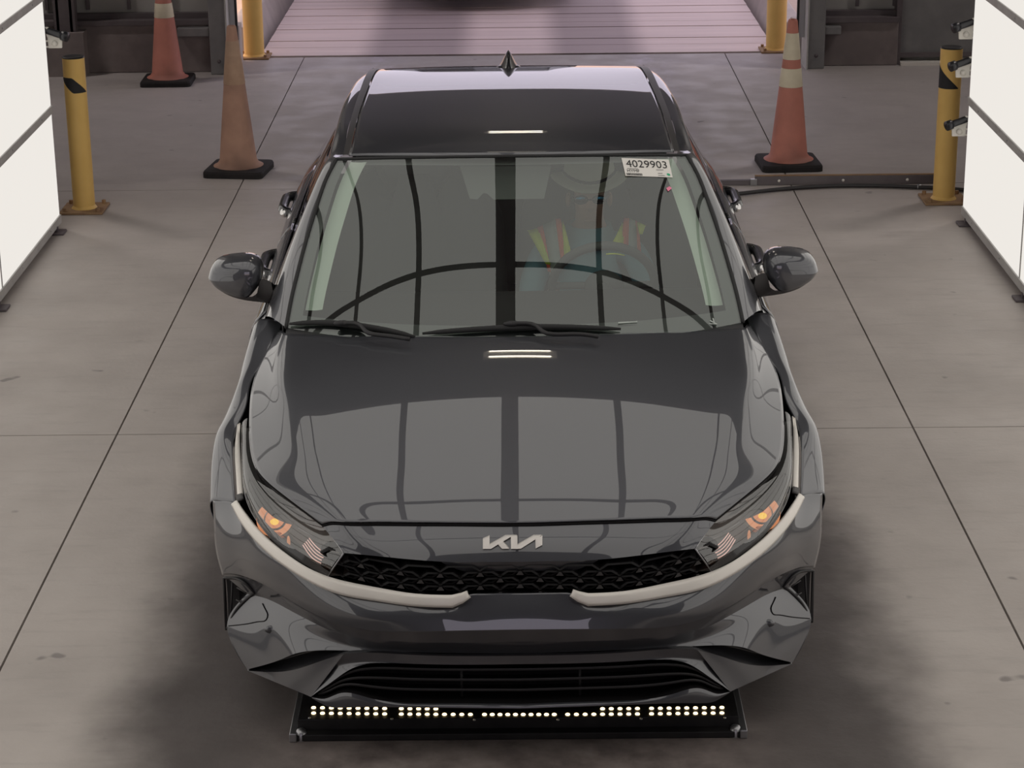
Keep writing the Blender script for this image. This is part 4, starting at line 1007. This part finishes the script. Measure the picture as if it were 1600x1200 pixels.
cone(-1.72, 7.50, -.12, 'dirty faded cone without bright bands left of the car', [(.61, .90)], 'cone_faded', 'cone_band_faded')
cone(-2.585, 10.36, .02, 'dark orange cone with one pale band by the rear wall', [(.54, .655), (.72, .88)], 'cone_orange', 'cone_band')

# ------------------------------------------------------------------ under-car light bar on the floor
lb = empty('light_bar', (-.02, .24, 0), 'black floor scanner bar with a row of warm glowing LEDs', 'light bar'); O = A([-.02, .24, 0])
pl = wp(480, 1126, z=.055); pr_ = wp(1152, 1117, z=.055); yF = .5*(pl[1]+pr_[1])-.24
X0, X1 = -.655, .66
box('housing', (X0, yF, .0), (X1, yF+.55, .055), 'led_box', lb, .003)
box('front_shelf', (X0-.0, yF-.035, 0), (X1+.0, yF, .022), 'led_box', lb, .003)
for xx, s in ((X0, -1), (X1, 1)):
    box('end_rail', (min(xx, xx+s*.022), yF-.04, 0), (max(xx, xx+s*.022), yF+.6, .028), 'steel', lb, .003)
    lathe('rail_bolt', [(0, .034), (.012, .032), (.018, .022), (.018, 0)], 'steel', lb, 12, 'z', (xx+s*-.012, yF-.018, 0))
def leds(u0, u1, n, two):
    for k in range(n):
        u = u0+(u1-u0)*k/(n-1); v = 1116-2.5*((u-800)/330)**2
        for q in range(2 if two(k) else 1):
            p = wp(u, v-8.5*q, z=.057)-O; lathe('led', [(.0072, 0), (.0066, .003), (.0035, .0045), (0, .005)], 'led', lb, 8, 'z', (p[0], p[1], .055))
leds(490, 601, 9, lambda k: True); leds(627, 735, 9, lambda k: k < 5); leds(757, 866, 10, lambda k: False); leds(887, 996, 9, lambda k: k > 3); leds(1018, 1128, 9, lambda k: True)
for u in (483, 612, 741, 872, 1002, 1133):
    p = wp(u, 1128.5-4*abs(u-800)/330, z=.055)-O; lathe('screw', [(0, .003), (.004, .002), (.004, 0)], 'steel', lb, 8, 'z', (p[0], p[1]+.01, .055))

# ------------------------------------------------------------------ cord cover and hose on the floor
cc = empty('cord_cover', (1.4, 7.05, 0), 'grey metal cord cover bar lying across the floor to the bollard', 'cord cover')
def bar(x0, x1, z, mat='grey_paint', d=.022):
    V = [(x0, -d, 0), (x0, d, 0), (x0, d*.9, z), (x0, -d*.5, z)]; V += [(x1, b, c) for a, b, c in V]
    return mk('cover_bar', V, [(0, 1, 2, 3), (7, 6, 5, 4), (0, 4, 5, 1), (1, 5, 6, 2), (2, 6, 7, 3), (3, 7, 4, 0)], mat, cc, False, 0, .003)
bar(0, 1.16, .05, 'dark_steel'); bar(-1.0, -.005, .03, 'dark_steel'); box('cover_edge', (0, .0, .05), (1.16, .022, .055), 'rust_base', cc); box('joint_clamp', (-.03, -.03, 0), (.01, -.005, .04), 'steel', cc, .003)
for x in (.14, .52, .90): lathe('screw', [(.009, -.0), (.008, -.005), (0, -.006)], 'satin', cc, 10, 'y', (x, -.02, .026))
hp = A([wp(u, v, z=.014) for u, v in ((1060, 308), (1120, 305.5), (1160, 302), (1200, 297.5), (1250, 293), (1300, 290.5), (1350, 290), (1400, 291), (1440, 292.5), (1480, 294.5), (1508, 297), (1535, 300))])
hz_ = empty('hose', tuple(hp[0]*A([1, 1, 0])), 'thin black hose curving across the floor below the cord cover', 'hose'); tube('hose_line', cspline(hp, 60)-hp[0]*A([1, 1, 0]), .012, 'hose', hz_, 8)
cpl = wp(1436, 292, z=.014)-hp[0]*A([1, 1, 0]); tube('coupling', [cpl+A([-.012, 0, 0]), cpl+A([.012, 0, 0])], .016, 'steel', hz_, 8)

# ------------------------------------------------------------------ small cameras on the panel ends
def unit(x, y, z, s, lab):
    t = empty('inspection_camera', (x, y, z), lab, 'camera', 'cameras on the light walls')
    # s: +1 mounted on the right wall (arms run to +x)
    b = [(-.040, 0), (.028, 0), (.030, .055), (.040, .085), (.026, .098), (.012, .075), (-.045, .062)]
    V = [(s*u, d, v-.05) for d in (-.008, .008) for u, v in b]; k = len(b)
    mk('bracket', V, [tuple(range(k)), tuple(range(2*k-1, k-1, -1))]+[(i, (i+1) % k, k+(i+1) % k, k+i) for i in range(k)], 'bracket_white', t, False, 0, .002)
    for zz in (-.046, -.014): box('bracket_arm', (min(s*.02, s*.075), -.005, zz-.004), (max(s*.02, s*.075), .005, zz+.004), 'bracket_white', t)
    lathe('knob', [(0, -.016), (.017, -.014), (.017, -.008)], 'bracket_white', t, 14, 'y', (s*-.004, 0, -.026))
    P = A([(s*.045, -.008, .050), (s*.0, -.02, .036), (s*-.055, -.038, .022)]); tube('camera_body', cspline(P, 8), .019, 'camera_black', t, 14)
    tube('lens_hood', [P[2], P[2]+A([s*-.03, -.012, -.008])], .027, 'camera_black', t, 16); ellipsoid('camera_cap', (s*.030, -.014, .052), (.014, .014, .014), 'bracket_white', t, 10, 8)
    tube('cable', cspline([(s*.045, -.008, .05), (s*.065, 0, .058), (s*.078, .01, .05)], 8), .004, 'hose', t, 6)
for (u, v), lab in (((1511, 46), 'topmost of three small cameras on the right light wall'), ((1506, 106), 'middle of three small cameras on the right light wall'), ((1500, 198), 'lowest of three small cameras on the right light wall')):
    p = wp(u, v, y=6.27); unit(p[0], 6.27, p[2], 1, lab)
p = wp(84, 60, y=6.27); unit(p[0], 6.27, p[2], -1, 'small camera on a white bracket at the left light wall')

# ------------------------------------------------------------------ vehicle waiting outside
yv = wp(740, -5.0, z=.13)[1]
vh = empty('vehicle', (-.35, yv, .004), 'dark vehicle waiting on the deck at the top of the view', 'vehicle')
def sec(L): return loft([full([A([w*f, y+d*f**2.4, z]) for f in (0, .4, .7, .9, 1)]) for y, z, w, d in L], 31, 30)
mkgrid('front_bumper', sec([(.0, .13, .62, .25), (.02, .24, .72, .30), (0, .34, .78, .34), (-.02, .5, .82, .36), (.0, .68, .84, .34), (.05, .78, .84, .34)]), 'gloss_black', vh)
mkgrid('hood', sec([(.05, .78, .84, .34), (.12, .95, .84, .3), (.5, 1.03, .84, .1), (1.0, 1.08, .84, 0), (1.2, 1.1, .8, .1)]), 'paint', vh)
mkgrid('windshield', sec([(1.2, 1.1, .8, .1), (1.6, 1.4, .74, .1), (1.95, 1.65, .66, .08)]), 'side_glass', vh)
mkgrid('roof', sec([(1.95, 1.65, .66, .08), (2.8, 1.74, .66, 0), (4.0, 1.68, .64, 0), (4.5, 1.2, .78, 0), (4.55, .3, .8, 0)]), 'paint', vh)
for s in (-1, 1):
    g = np.stack([A([[s*.88, y, z] for y, z in ((.36, .3), (1.2, .25), (2.5, .25), (3.6, .3), (4.5, .35))]), A([[s*.88, y, z] for y, z in ((.36, .9), (1.2, 1.08), (2.5, 1.1), (3.6, 1.12), (4.5, 1.1))]), A([[s*.66, y, z] for y, z in ((1.0, 1.1), (2.0, 1.62), (2.8, 1.7), (3.6, 1.66), (4.4, 1.2))])]); mkgrid('side_panel', g, 'paint', vh)
    box('headlight', (min(s*.50, s*.80), .10, .68), (max(s*.50, s*.80), .25, .80), 'lamp_bezel', vh, .02)
    for y in (1.15, 3.75): lathe('wheel', [(0, -.1), (.22, -.1), (.33, -.1), (.345, -.06), (.345, .06), (.33, .1), (.22, .1), (0, .1)], 'rubber', vh, 28, 'x', (s*.80, y, .345))
box('underbody', (-.75, .12, .235), (.75, 4.4, .3), 'matte_dark', vh)
